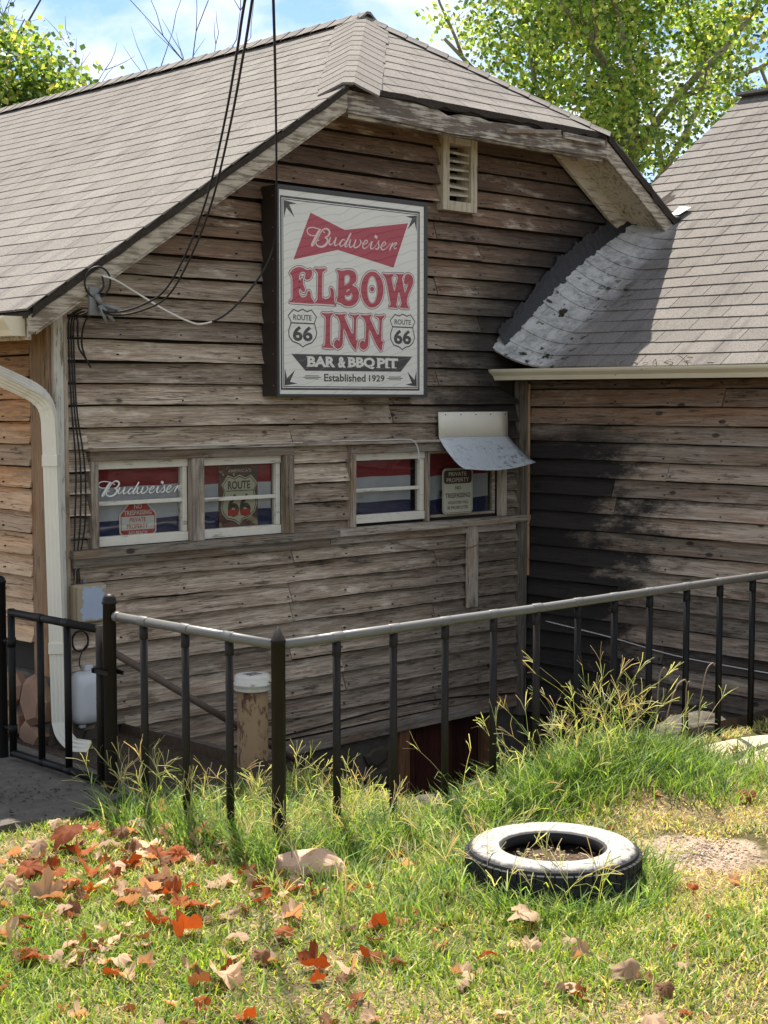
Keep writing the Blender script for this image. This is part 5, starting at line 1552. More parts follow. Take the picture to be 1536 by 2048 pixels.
# ================================================================== fence and gate
FYY, FXX, RAILZ = -2.474, -0.540, 0.812
P0 = (FXX, FYY); P1y, P2y = -1.332, -0.40
def lathe_obj(c, prof, nm, mat, parent, n=20):
    m = MB(); m.lathe(c, prof, n); return m.build(nm, mat, parent)
fence = empty('iron_fence', (FXX, FYY, 0), 'black pipe railing with top rail coloured paler for sunlight around the stairwell', 'fence')
cp = lathe_obj((FXX, FYY, 0), [(0.0275, -0.25), (0.0275, 0.825), (0.0292, 0.826), (0.0292, 0.832), (0.0275, 0.834), (0.004, 0.884), (0.0, 0.885)], 'corner_post', M['brown_metal'], fence)
pp = lathe_obj((FXX, P1y, 0), [(0.0285, -0.25), (0.0285, 0.862), (0.031, 0.863), (0.0335, 0.866), (0.0335, 0.871), (0.0305, 0.874), (0.029, 0.887), (0.022, 0.9), (0.01, 0.906), (0.0, 0.907)], 'end_post', M['brown_metal'], fence)
END_X = 3.70
m = MB(); m.tube([(FXX + 0.02, FYY, RAILZ)] + [(x, FYY, RAILZ + 0.003 * ns(x * 1.5)) for x in np.arange(0, END_X, 0.5)] + [(END_X, FYY, RAILZ)], 0.0195, 14)
m.build('top_rail', M['rail_metal'], fence)
m = MB(); m.tube([(FXX, FYY + 0.02, RAILZ), (FXX, P1y - 0.05, RAILZ)], 0.0195, 14); m.build('top_rail', M['rail_metal'], fence)
def collar(c, axis, r, L, parent, mt='rail_metal'):
    d = Vector(axis) * L / 2; c = Vector(c)
    m = MB(); m.tube([c - d, c - d * 0.9, c + d * 0.9, c + d], [r * 0.96, r, r, r * 0.96], 14); return m.build('rail_collar', M[mt], parent)
def baluster(x, y, zt, axis, parent, zb=-0.12, mat='black_metal', r=0.0165, rail_z=RAILZ):
    b = MB(); b.tube([(x, y, zb), (x, y, zt)], r, 12); b = b.build('baluster', M[mat], parent)
    m = MB(); m.tube([(x, y, zt - 0.058), (x, y, zt - 0.054), (x, y, zt - 0.004)], [r * 1.0, r * 1.1, r * 1.12], 12); m.build('socket', M[mat], b)
    return b
for x in (-0.238, 0.078, 0.385, 0.693, 0.984, 1.279, 1.555, 1.836, 2.148, 2.443, 2.749, 3.05, 3.35):
    baluster(x, FYY, RAILZ - 0.018, 'x', fence, mat='black_metal' if x > 1 else 'brown_metal')
    collar((x, FYY, RAILZ), (1, 0, 0), 0.0212, 0.062, fence)
for y in (-1.588, -1.881, -2.172):
    baluster(FXX, y, RAILZ - 0.018, 'y', fence, mat='brown_metal')
    collar((FXX, y, RAILZ), (0, 1, 0), 0.0222, 0.06, fence)
collar((FXX, P1y - 0.06, RAILZ), (0, 1, 0), 0.0222, 0.03, fence)
gp = empty('gate_post', (FXX, P2y, 0), 'black round capped post that hangs the iron gate', 'post')
lathe_obj((FXX, P2y, 0), [(0.03, -0.2), (0.03, 0.875), (0.0335, 0.878), (0.0335, 0.884), (0.03, 0.888), (0.026, 0.9), (0.014, 0.909), (0.0, 0.911)], 'post_shaft', M['black_metal'], gp)
m = MB()
for k in range(5):
    zc = 0.62 - k * 0.026
    m.tube([(FXX + 0.034 + 0.007 * math.cos(t), P2y - 0.03 + (0.004 * math.sin(t) if k % 2 else 0), zc + 0.014 * math.sin(t)) for t in [i * 0.7 for i in range(10)]], 0.0028, 5)
m.build('latch_chain', M['galv'], gp)
gate = empty('iron_gate', (FXX, -0.9, 0.0), 'black pipe gate hung between two round posts at the concrete pad', 'gate')
G0, G1, GT, GB = -0.505, -1.252, 0.742, -0.03
m = MB(); m.tube([(FXX, G0, GT), (FXX, G1, GT)], 0.0185, 14); m.build('top_rail', M['black_metal'], gate)
m = MB(); m.tube([(FXX, G0, GB + 0.095), (FXX, G1, GB + 0.095)], 0.0185, 14); m.build('bottom_rail', M['black_metal'], gate)
for y, nm in ((G0, 'stile'), (G1, 'stile'), (-0.761, 'baluster'), (-0.991, 'baluster')):
    m = MB(); m.tube([(FXX, y, GB + 0.08), (FXX, y, GT + (0.018 if nm == 'stile' else -0.01))], 0.0175 if nm == 'stile' else 0.0165, 12); m.build(nm, M['black_metal'] if y != G1 else M['brown_metal'], gate)
for y in (-0.761, -0.991):
    collar((FXX, y, GT), (0, 1, 0), 0.0205, 0.055, gate, 'black_metal')
    collar((FXX, y, GB + 0.095), (0, 1, 0), 0.0205, 0.045, gate, 'black_metal')
for z in (0.60, 0.18):
    m = MB(); m.tube([(FXX, G0 + 0.02, z), (FXX, P2y - 0.028, z)], 0.011, 8); m.tube([(FXX, G0, z - 0.022), (FXX, G0, z + 0.022)], 0.0215, 12); m.build('hinge', M['black_metal'], gate)
m = MB(); m.tube([(FXX, G1, 0.548), (FXX, G1, 0.575)], 0.0225, 12); m.bar((FXX - 0.033, G1, 0.562), (FXX - 0.033, P1y - 0.035, 0.562), 0.007, 0.02); m.bar((FXX + 0.033, G1, 0.562), (FXX + 0.033, P1y - 0.05, 0.562), 0.007, 0.02)
m.box((FXX - 0.0365, G1 - 0.012, 0.552), (FXX + 0.0365, G1 + 0.012, 0.572)); m.build('fork_latch', M['black_metal'], gate)

# handrail down the basement steps
hr = empty('stair_handrail', (-0.26, -0.9, 0), 'thin rusty pipe handrail slanting down into the stairwell', 'handrail')
M['rail_rust'] = plain('rusty_pipe', (0.09, 0.062, 0.045), 0.6, 0, 0.4, 15)
m = MB(); m.tube([(-0.30, -0.9, 0.605), (1.3, -0.9, -0.39)], 0.0175, 10); m.build('rail', M['rail_rust'], hr)
m = MB(); m.tube([(-0.26, -0.9, -0.2), (-0.26, -0.9, 0.575)], 0.0165, 10); m.build('post', M['rail_rust'], hr)
m = MB(); m.tube([(1.26, -0.9, -1.7), (1.26, -0.9, -0.37)], 0.0165, 10); m.build('post', M['rail_rust'], hr)

# well casing
wcg = empty('well_casing', (0.435, -1.115, -0.25), 'rusty steel pipe with flat white cap inside the railing', 'well pipe')
lathe_obj((0.435, -1.115, 0), [(0.0765, -0.7), (0.0765, 0.345), (0.06, 0.346)], 'pipe', M['rust'], wcg, 28)
cap = lathe_obj((0.435, -1.115, 0), [(0.078, 0.325), (0.09, 0.326), (0.0915, 0.332), (0.0915, 0.352), (0.094, 0.353), (0.094, 0.361), (0.0885, 0.363), (0.0875, 0.392), (0.082, 0.402), (0.03, 0.405), (0.0, 0.405)], 'cap', M['cap_white'], wcg, 28)
m = MB(); m.box((0.475, -1.215, 0.372), (0.53, -1.17, 0.381)); m.tube([(0.5, -1.192, 0.381), (0.5, -1.192, 0.389)], 0.009, 6); m.tube([(0.375, -1.19, 0.362), (0.375, -1.19, 0.372)], 0.009, 6); m.build('cap_bolt', M['cap_white'], cap)
m = MB()
for r_ in range(3):
    for c_ in range(5): m.box((0.395 + c_ * 0.016, -1.15 + r_ * 0.022, 0.4055), (0.405 + c_ * 0.016, -1.136 + r_ * 0.022, 0.4065))
m.build('cast_marks', M['concrete'], cap)

# ================================================================== tyre
ty = empty('tyre_planter', (-0.085, -3.465, 0), 'old tyre with white painted sidewall lying on the grass', 'tyre')
TC = (-0.085, -3.465, -0.048)
M['rubber'] = plain('weathered_rubber', (0.014, 0.014, 0.015), 0.75, 0, 0.35, 18, 0.3, 0.3)
def tyre_white():
    n = NT('worn_white_sidewall')
    x, y, z = n.xyz()
    rr = n.math('SQRT', n.math('ADD', n.math('POWER', n.math('SUBTRACT', x, TC[0]), 2), n.math('POWER', n.math('SUBTRACT', y, TC[1]), 2)))
    f = n.noise(n.oc, 28, 7, 0.7)
    e = n.sstep(0.284, 0.298, n.math('ADD', rr, n.math('MULTIPLY', n.math('SUBTRACT', f, 0.5), 0.035)))
    e2 = n.sstep(0.197, 0.192, n.math('ADD', rr, n.math('MULTIPLY', n.math('SUBTRACT', f, 0.5), 0.012)))
    g = n.math('MAXIMUM', n.math('MAXIMUM', e, e2), n.math('MULTIPLY', n.sstep(0.54, 0.64, f), 0.6))
    c = n.mix(g, n.mix(n.noise(n.oc, 9, 5), (0.3, 0.28, 0.255), (0.44, 0.415, 0.385)), (0.03, 0.03, 0.032))
    return n.done(n.bsdf(c, 0.7, 0, n.bump(f, 0.2, 0.002), 0.3))
M['tyre_white'] = tyre_white()
H_ = 0.205
m = MB()
m.lathe(TC, [(0.30, 0.015), (0.311, 0.03), (0.314, 0.10), (0.311, H_ - 0.035), (0.303, H_ - 0.018)], 72)
m.lathe(TC, [(0.185, 0.012), (0.26, 0.0), (0.30, 0.015)], 72)
m.lathe(TC, [(0.185, H_ - 0.016), (0.178, H_ - 0.03), (0.182, H_ - 0.05), (0.25, H_ - 0.06), (0.285, 0.1), (0.25, 0.05), (0.182, 0.03), (0.178, 0.02), (0.185, 0.012)], 72)
m.build('carcass', M['rubber'], ty)
m = MB(); m.lathe(TC, [(0.303, H_ - 0.018), (0.288, H_ - 0.006), (0.265, H_ + 0.002), (0.235, H_ + 0.001), (0.21, H_ - 0.006), (0.198, H_ - 0.008), (0.185, H_ - 0.016)], 72); m.build('sidewall', M['tyre_white'], ty)
m = MB()
for j, zz in enumerate((0.035, 0.072, 0.11, 0.148)):
    for k in range(60):
        if (k + j) % 1 == 0:
            a0, a1 = 2*math.pi*(k + 0.06)/60 + j*0.03, 2*math.pi*(k + 0.88)/60 + j*0.03
            r0, r1 = 0.308, 0.319
            v = []
            for a in (a0, a1):
                for r_, z_ in ((r0, zz), (r1, zz + 0.002), (r1, zz + 0.028), (r0, zz + 0.03)):
                    v.append((TC[0] + r_*math.cos(a), TC[1] + r_*math.sin(a), z_ + TC[2]))
            m.add(v, [(0,1,2,3),(7,6,5,4),(1,5,6,2),(0,4,5,1),(3,2,6,7)])
tag(m.build('tread_blocks', M['rubber'], ty), kind='stuff')
m = MB(); n = 30; v = [(TC[0], TC[1], 0.15 + TC[2])]
for rr in (0.1, 0.2, 0.27):
    for k in range(n):
        t = 2*math.pi*k/n; v.append((TC[0] + rr*math.cos(t), TC[1] + rr*math.sin(t), TC[2] + 0.135 + 0.03*ns(rr*30*math.cos(t), rr*30*math.sin(t)) - 0.1*max(0, rr - 0.1)))
m.add(v, [(0, 1 + k, 1 + (k+1) % n) for k in range(n)] + [(1 + j*n + k, 1 + (j+1)*n + k, 1 + (j+1)*n + (k+1) % n, 1 + j*n + (k+1) % n) for j in range(2) for k in range(n)], 0, True)
tag(m.build('planter_soil', M['soil']), 'dark soil and litter filling the tyre', 'soil', kind='stuff')

# ================================================================== rocks
def rock(c, size, mat, label, group=None, seed=0, rot=0.0):
    bm = bmesh.new()
    bmesh.ops.create_icosphere(bm, subdivisions=3, radius=1.0)
    for v in bm.verts:
        p = v.co.copy()
        k = 1 + 0.28 * ns(p.x * 1.1 + seed, p.y * 1.1, p.z * 1.1) + 0.10 * ns(p.x * 3 + seed, p.y * 3, p.z * 3)
        # flatten facets
        q = Vector((round(p.x * 2.2) / 2.2, round(p.y * 2.2) / 2.2, round(p.z * 2.2) / 2.2))
        p = (p * 0.75 + q * 0.25) * k
        v.co = Vector((p.x * size[0], p.y * size[1], max(p.z, -0.55) * size[2]))
    me = bpy.data.meshes.new('rock'); bm.to_mesh(me); bm.free()
    me.materials.append(mat)
    o = link('rock', me); o.location = c; o.rotation_euler = (0, 0, rot)
    return tag(o, label, 'rock', group)
M['pink_rock'] = plain('pinkish_tan_rock', (0.55, 0.36, 0.25), 0.9, 0, 0.25, 14, 0.2, 0.5)
M['grey_rock'] = plain('grey_rock', (0.1, 0.09, 0.075), 0.95, 0, 0.45, 12, 0.15, 0.8)
rock((-0.665, -2.80, 0.045), (0.13, 0.065, 0.065), M['pink_rock'], 'flat pinkish tan rock at the foot of the corner post', None, 3, R(-40))
rock((0.42, -2.40, -0.03), (0.19, 0.12, 0.07), M['grey_rock'], 'grey edging stone half hidden in weeds by the stairwell', 'edging stones of the stairwell', 9, R(10))
rock((0.78, -2.38, -0.03), (0.17, 0.11, 0.08), M['grey_rock'], 'grey edging stone half hidden in weeds by the stairwell', 'edging stones of the stairwell', 14, R(-20))
rock((1.35, -2.38, -0.01), (0.22, 0.12, 0.07), M['grey_rock'], 'grey edging stone half hidden in weeds by the stairwell', 'edging stones of the stairwell', 19, R(15))
rock((2.25, -2.80, 0.0), (0.42, 0.2, 0.045), M['sand_stone'], 'broad pale sandstone slab in the sun by the railing', None, 23, R(-8))
rock((1.84, -2.60, 0.01), (0.09, 0.07, 0.05), M['sand_stone'], 'small pale stone beside a railing baluster', None, 31, R(30))
rock((2.45, -2.30, 0.0), (0.3, 0.13, 0.08), M['grey_rock'], 'long dark stone behind the railing under the wing', None, 37, R(0))

# ================================================================== grass
def bare(x, y):
    """how bare the soil is at a spot, 0..1"""
    d = ((x - 0.62) / 0.30) ** 2 + ((y + 3.60) / 0.26) ** 2 + 1.5 * ns(x * 4, y * 4, 3)
    b = max(0, min(1, (1.5 - d) / 0.9))
    b = max(b, max(0, min(1, (ns(x * 1.1, y * 1.1, 9) - 0.25) * 2.2)) * 0.55)
    b = max(b, max(0, min(1, (ns(x * 3.1, y * 3.1, 19) - 0.2) * 2.2)) * 0.5)
    return b
def blocked(x, y):
    if PX0 - 0.02 < x < PX1 and PY0 - 0.02 < y < 0.3: return True
    if -1.85 < x < -0.34 and -1.44 < y < 0.9: return True
    if y > -0.1 and x > -0.3: return True
    if (x - TC[0]) ** 2 + (y - TC[1]) ** 2 < 0.30 ** 2: return True
    if x > 1.75 and -3.02 < y < -2.55 and x < 2.75: return True
    return False

def seen(x, y, margin=0.5):
    r = Vector((x, y, 0)) - Vector((CAM.x, CAM.y, 0))
    d = r.dot(FWD); l = abs(r.dot(RGT))
    return 3.3 < d < 9.5 and l < 0.26 * d + margin

def blades(name, base, h, w, lean, az, col, mat, label):
    """curved three-level grass blades, one joined mesh"""
    N = len(base)
    face = az + rng.uniform(-1.2, 1.2, N)
    sx, sy = -np.sin(face), np.cos(face)
    dx, dy = np.cos(az), np.sin(az)
    V = np.zeros((N, 5, 3), np.float32)
    for k, (t, ww) in enumerate(((0, 1.0), (0.55, 0.8))):
        off = lean * h * t ** 1.6
        zz = h * t * (1 - 0.25 * lean * t)
        cx_, cy_, cz_ = base[:, 0] + dx * off, base[:, 1] + dy * off, base[:, 2] + zz
        V[:, 2*k] = np.stack([cx_ - sx * w * ww / 2, cy_ - sy * w * ww / 2, cz_], 1)
        V[:, 2*k + 1] = np.stack([cx_ + sx * w * ww / 2, cy_ + sy * w * ww / 2, cz_], 1)
    V[:, 4] = np.stack([base[:, 0] + dx * lean * h, base[:, 1] + dy * lean * h, base[:, 2] + h * (1 - 0.25 * lean)], 1)
    T = np.array([(0, 1, 3), (0, 3, 2), (2, 3, 4)])[None] + (np.arange(N) * 5)[:, None, None]
    C5 = np.repeat(col[:, None, :], 5, 1)
    o = np_mesh(name, V.reshape(-1, 3), T.reshape(-1, 3), mat, C5.reshape(-1, 3))
    return tag(o, label, 'grass', kind='stuff')

def palette(n, mixw, cols):
    idx = rng.choice(len(cols), n, p=mixw)
    c = np.array(cols)[idx] * rng.uniform(0.75, 1.25, (n, 1))
    return c.astype(np.float32)
WEED = [(0.17, 0.27, 0.055), (0.27, 0.38, 0.09), (0.085, 0.165, 0.05), (0.5, 0.48, 0.26), (0.6, 0.55, 0.36), (0.36, 0.26, 0.13)]
GRN = [(0.2, 0.31, 0.035), (0.34, 0.44, 0.06), (0.085, 0.17, 0.04), (0.58, 0.5, 0.23), (0.68, 0.55, 0.34), (0.36, 0.21, 0.1)]

def lawn():
    pts, hs, straw = [], [], []
    tries = 235000
    d = 3.4 + 6.0 * rng.random(tries) ** 0.85
    l = (rng.random(tries) * 2 - 1) * (0.26 * d + 0.45)
    X = CAM.x + FWD.x * d + RGT.x * l; Y = CAM.y + FWD.y * d + RGT.y * l
    keep = rng.random(tries)
    for x, y, k in zip(X.tolist(), Y.tolist(), keep.tolist()):
        if y > -1.5 and x > -1.95: continue
        if blocked(x, y): continue
        b = bare(x, y)
        if k < b * 0.93: continue
        g = ns(x * 0.8, y * 0.8, 30) + 0.5 * ns(x * 2.5, y * 2.5, 31)
        pts.append((x, y, gz(x, y) - 0.004)); hs.append(1 + 0.55 * g - 0.5 * b)
        right = min(1, max(0, (x - 0.45 * y - 0.75) / 1.1))
        straw.append(min(0.95, max(0.1, 0.33 - 0.5 * g + 0.25 * b + 0.36 * right)))
    P = np.array(pts); N = len(P)
    hs = np.array(hs); straw = np.array(straw)
    h = np.clip(hs, 0.35, 1.6) * rng.uniform(0.014, 0.06, N)
    col = palette(N, [0.36, 0.34, 0.26, 0.02, 0.02, 0.0], GRN)
    dry = palette(N, [0, 0.0, 0, 0.45, 0.4, 0.15], GRN)
    s = rng.random(N) < straw
    col[s] = dry[s]
    h[s] *= 0.75
    blades('lawn_grass', P, h, rng.uniform(0.003, 0.0078, N), rng.uniform(0.2, 1.6, N), rng.uniform(0, 6.283, N), col, M['grass'], 'short sunlit lawn grass mixed with dry straw blades')
lawn()

def tufts(name, spots, label, per=(26, 46), hh=(0.09, 0.24), cols=None, mixw=None):
    P, H, W, A, Cc = [], [], [], [], []
    for x, y, r, k in spots:
        n = int(random.randint(*per) * k)
        for _ in range(n):
            a = random.random() * 6.283; q = r * math.sqrt(random.random())
            px, py = x + q * math.cos(a), y + q * math.sin(a)
            if (px - TC[0]) ** 2 + (py - TC[1]) ** 2 < 0.318 ** 2: continue
            P.append((px, py, gz(px, py) - 0.01 if not (PX0 < px < PX1 and PY0 < py < 0) else -0.1))
            H.append(random.uniform(*hh) * (0.6 + 0.4 * k)); W.append(random.uniform(0.0035, 0.0085)); A.append(a + random.uniform(-0.9, 0.9))
    P = np.array(P); N = len(P)
    col = palette(N, mixw or [0.34, 0.34, 0.22, 0.06, 0.04, 0.0], cols or GRN)
    blades(name, P, np.array(H), np.array(W), rng.uniform(0.3, 1.25, N), np.array(A), col, M['grass'], label)

def stalks(name, spots, label):
    """tall crabgrass: thin culm, a leaf or two, fan of seed spikes at the tip"""
    V, T, Cc = [], [], []
    def strip(pts, w0, w1, side, c):
        b = len(V)
        n = len(pts)
        for i, p in enumerate(pts):
            w = w0 + (w1 - w0) * i / (n - 1)
            V.append(p + side * w / 2); V.append(p - side * w / 2); Cc.extend([c, c])
        for i in range(n - 1):
            T.append((b + 2*i, b + 2*i + 1, b + 2*i + 3)); T.append((b + 2*i, b + 2*i + 3, b + 2*i + 2))
    for x, y, h in spots:
        a = random.random() * 6.283; lean = random.uniform(0.12, 0.75)
        d = Vector((math.cos(a), math.sin(a), 0))
        base = Vector((x, y, gz(x, y) - 0.01))
        k = random.uniform(0.7, 1.2)
        c = random.choice([(0.3, 0.36, 0.11), (0.38, 0.39, 0.14), (0.48, 0.42, 0.19), (0.23, 0.3, 0.09)]); c = tuple(v * k for v in c)
        pts = [base + d * (h * lean * t ** 1.7) + Vector((0, 0, h * t * (1 - 0.22 * lean * t))) for t in (0, 0.2, 0.4, 0.6, 0.8, 1.0)]
        s1 = RGT * 0.9 + FWD * random.uniform(-0.5, 0.5); s1.normalize()
        strip(pts, 0.0028, 0.0016, s1, c)
        tip = pts[-1]; dirv = (pts[-1] - pts[-2]).normalized()
        sc = random.choice([(0.5, 0.48, 0.24), (0.58, 0.53, 0.29), (0.42, 0.46, 0.18), (0.48, 0.36, 0.2)]); sc = tuple(v * k for v in sc)
        for j in range(random.randint(3, 6)):
            L = random.uniform(0.045, 0.095)
            r = Vector((random.gauss(0, 1), random.gauss(0, 1), random.gauss(0.1, 0.7))).normalized()
            q = (dirv * 0.9 + r * random.uniform(0.4, 0.95)).normalized()
            p = [tip - dirv * 0.012 * j * 0.6, tip + q * L * 0.5, tip + q * L + Vector((0, 0, -0.012 * random.random()))]
            sd = q.cross(Vector((random.gauss(0, 1), random.gauss(0, 1), random.gauss(0, 1)))).normalized()
            strip(p, 0.0024, 0.0032, sd, sc)
        for j in range(random.randint(1, 3)):
            t = random.uniform(0.1, 0.65); i = int(t * 5)
            p0 = pts[i].lerp(pts[i + 1], t * 5 - i)
            a2 = random.random() * 6.283; q = Vector((math.cos(a2), math.sin(a2), random.uniform(0.2, 0.9))).normalized()
            L = random.uniform(0.06, 0.15)
            g = random.choice(GRN[:3]); g = tuple(v * random.uniform(0.9, 1.4) for v in g)
            sd = q.cross(Vector((0, 0, 1))).normalized()
            strip([p0, p0 + q * L * 0.5 + Vector((0, 0, 0.004)), p0 + q * L - Vector((0, 0, L * 0.25))], 0.0055, 0.001, sd, g)
    o = np_mesh(name, np.array([tuple(v) for v in V]), np.array(T), M['grass'], np.array(Cc))
    return tag(o, label, 'weeds', kind='stuff')

sp = []
# along the railing
for i in range(100):
    x = random.uniform(-0.75, 0.75); sp.append((x, random.gauss(-2.62 if x < -0.1 else -2.72, 0.11), 0.07, random.uniform(0.6, 1.1) if x < -0.1 else random.uniform(0.2, 0.5)))
for i in range(60):
    y = random.uniform(-2.6, -1.6); sp.append((random.gauss(-0.60, 0.1), y, 0.07, random.uniform(0.5, 1.0)))
for i in range(26): sp.append((random.uniform(-0.45, 0.2), random.uniform(-2.45, -1.75), 0.08, random.uniform(0.2, 0.5)))
tufts('railing_weeds', sp, 'lush green weeds growing along the foot of the railing', (24, 42), (0.06, 0.21), WEED, [0.38, 0.3, 0.28, 0.04, 0.0, 0.0])
sp = []
for i in range(150):
    sp.append((random.gauss(1.12, 0.36), random.gauss(-2.74, 0.13), 0.09, random.uniform(0.55, 1.0)))
for i in range(60): sp.append((random.uniform(1.2, 2.2), random.gauss(-3.0, 0.14), 0.08, random.uniform(0.35, 0.7)))
for i in range(90): sp.append((random.gauss(0.95, 0.3), random.gauss(-2.62, 0.08), 0.09, random.uniform(0.6, 1.25)))
for i in range(40): sp.append((random.uniform(0.1, 0.7), random.gauss(-2.6, 0.07), 0.07, random.uniform(0.3, 0.6)))
tufts('mound_weeds', sp, 'bright green weed clump on the mound behind the tyre', (30, 50), (0.06, 0.20), WEED, [0.4, 0.3, 0.28, 0.02, 0.0, 0.0])
sp = []
for i in range(120):
    a = random.uniform(0, 6.283); r = random.uniform(0.325, 0.42)
    sp.append((TC[0] + r * math.cos(a), TC[1] + r * math.sin(a), 0.05, random.uniform(0.5, 0.95)))
for i in range(60):
    sp.append((random.gauss(-0.62, 0.14), random.gauss(-3.15, 0.22), 0.08, random.uniform(0.35, 0.8)))
for i in range(40): sp.append((random.uniform(-0.6, 0.3), random.uniform(-3.2, -2.7), 0.08, random.uniform(0.3, 0.7)))
tufts('tyre_weeds', sp, 'green weeds crowding round the tyre', (18, 34), (0.06, 0.16), WEED)
sp = []
for i in range(90): sp.append((random.uniform(-2.1, -0.2), random.uniform(-4.4, -2.3), 0.05, random.uniform(0.3, 0.6)))
tufts('lawn_tufts', sp, 'scattered taller tufts of broad grass in the lawn', (8, 18), (0.05, 0.10))

st = []
for i in range(70): st.append((random.uniform(-0.75, -0.02), random.gauss(-2.56, 0.10), random.uniform(0.10, 0.28)))
for i in range(22): st.append((random.uniform(-0.02, 0.75), random.gauss(-2.68, 0.08), random.uniform(0.06, 0.17)))
for i in range(60): st.append((random.gauss(-0.58, 0.09), random.uniform(-2.5, -1.4), random.uniform(0.12, 0.30)))
for i in range(24): st.append((random.uniform(-0.4, 0.2), random.uniform(-2.4, -1.8), random.uniform(0.10, 0.24)))
stalks('railing_seed_stalks', st, 'spindly seeding crabgrass stalks poking through the railing')
st = []
for i in range(110):
    x = random.gauss(1.15, 0.34); st.append((x, random.gauss(-2.68, 0.12), random.uniform(0.16, 0.42)))
for i in range(9): st.append((random.gauss(1.3, 0.12), random.gauss(-2.62, 0.05), random.uniform(0.40, 0.56)))
stalks('mound_seed_stalks', st, 'tall straggling crabgrass seed stalks on the weedy mound')
st = []
for i in range(60):
    a = random.uniform(0, 6.283); r = random.uniform(0.33, 0.43)
    st.append((TC[0] + r * math.cos(a), TC[1] + r * math.sin(a), random.uniform(0.1, 0.26)))
for i in range(30): st.append((random.gauss(-0.6, 0.2), random.gauss(-3.05, 0.25), random.uniform(0.1, 0.22)))
stalks('tyre_seed_stalks', st, 'seeding grass stalks leaning over the tyre')
# dry bent canes by the wing end of the railing
for i, (x, y, h, b) in enumerate(((1.72, -2.60, 0.46, 0.05), (1.80, -2.60, 0.38, 0.14), (1.99, -2.58, 0.36, 0.02), (2.05, -2.62, 0.44, 0.1))):
    m = MB(); m.tube([tuple(p) for p in cat([(x, y, -0.02), (x + 0.01, y, h * 0.5), (x + b * 0.6, y, h * 0.9), (x + b, y - 0.01, h), (x + b + 0.02, y - 0.01, h - 0.015)], 5)], [0.0035] * 21, 6)
    tag(m.build('dry_cane', M['cable_tan']), 'dry bent cane sticking up beside the last balusters', 'plant', 'dry canes by the railing')

# gravel and twig litter
def litter(name, n, cx, cy, rx, ry, zf, mat, label, smin=0.004, smax=0.012):
    V, T = [], []
    for _ in range(n):
        a = random.random() * 6.283; q = math.sqrt(random.random()) if rx > 1 else abs(random.gauss(0, 0.6))
        x, y = cx + rx * q * math.cos(a), cy + ry * q * math.sin(a)
        s = random.uniform(smin, smax); z = zf(x, y)
        b = len(V)
        o = [Vector((random.uniform(-1, 1), random.uniform(-1, 1), random.uniform(0, 0.7))) * s for _ in range(4)]
        for p in o: V.append((x + p.x, y + p.y, z + p.z))
        T += [(b, b+1, b+2), (b, b+2, b+3), (b, b+3, b+1), (b+1, b+3, b+2)]
    return tag(np_mesh(name, np.array(V), np.array(T), mat), label, 'litter', kind='stuff')
M['gravel'] = plain('pinkish_gravel', (0.5, 0.4, 0.32), 0.95, 0, 0.4, 60)
litter('gravel_patch', 1300, 0.62, -3.60, 0.42, 0.36, lambda x, y: gz(x, y), M['gravel'], 'bare patch of pinkish gravel and chips right of the tyre')
M['chaff'] = plain('straw_chaff', (0.42, 0.32, 0.2), 0.95, 0, 0.4, 60)
litter('lawn_chaff', 5000, -0.9, -3.4, 1.9, 1.3, lambda x, y: gz(x, y) + 0.004, M['chaff'], 'dry chaff and leaf crumbs scattered through the lawn', 0.003, 0.009)
litter('pad_litter', 700, -1.0, -1.1, 0.8, 0.5, lambda x, y: 0.034, M['soil'], 'dirt and crumbs strewn over the concrete pad', 0.003, 0.012)
litter('tyre_litter', 260, TC[0], TC[1], 0.2, 0.2, lambda x, y: 0.092, M['chaff'], 'dead leaf crumbs inside the tyre', 0.005, 0.016)
def gutter_twigs():
    m = MB()
    for i in range(46):
        y = -1.05 - random.random() ** 1.5 * 0.75
        p = Vector((3.43 + random.uniform(-0.04, 0.03), y, 1.965 + random.uniform(-0.008, 0.015)))
        d = Vector((random.gauss(0, 0.35), random.gauss(0, 1), random.gauss(0, 0.18))).normalized() * random.uniform(0.03, 0.12)
        m.tube([p, p + d * 0.5 + Vector((0, 0, 0.006)), p + d], 0.0024, 4)
    return tag(m.build('gutter_twigs', M['cable_tan']), 'twigs and dry litter heaped in the wing gutter', 'litter', kind='stuff')
gutter_twigs()

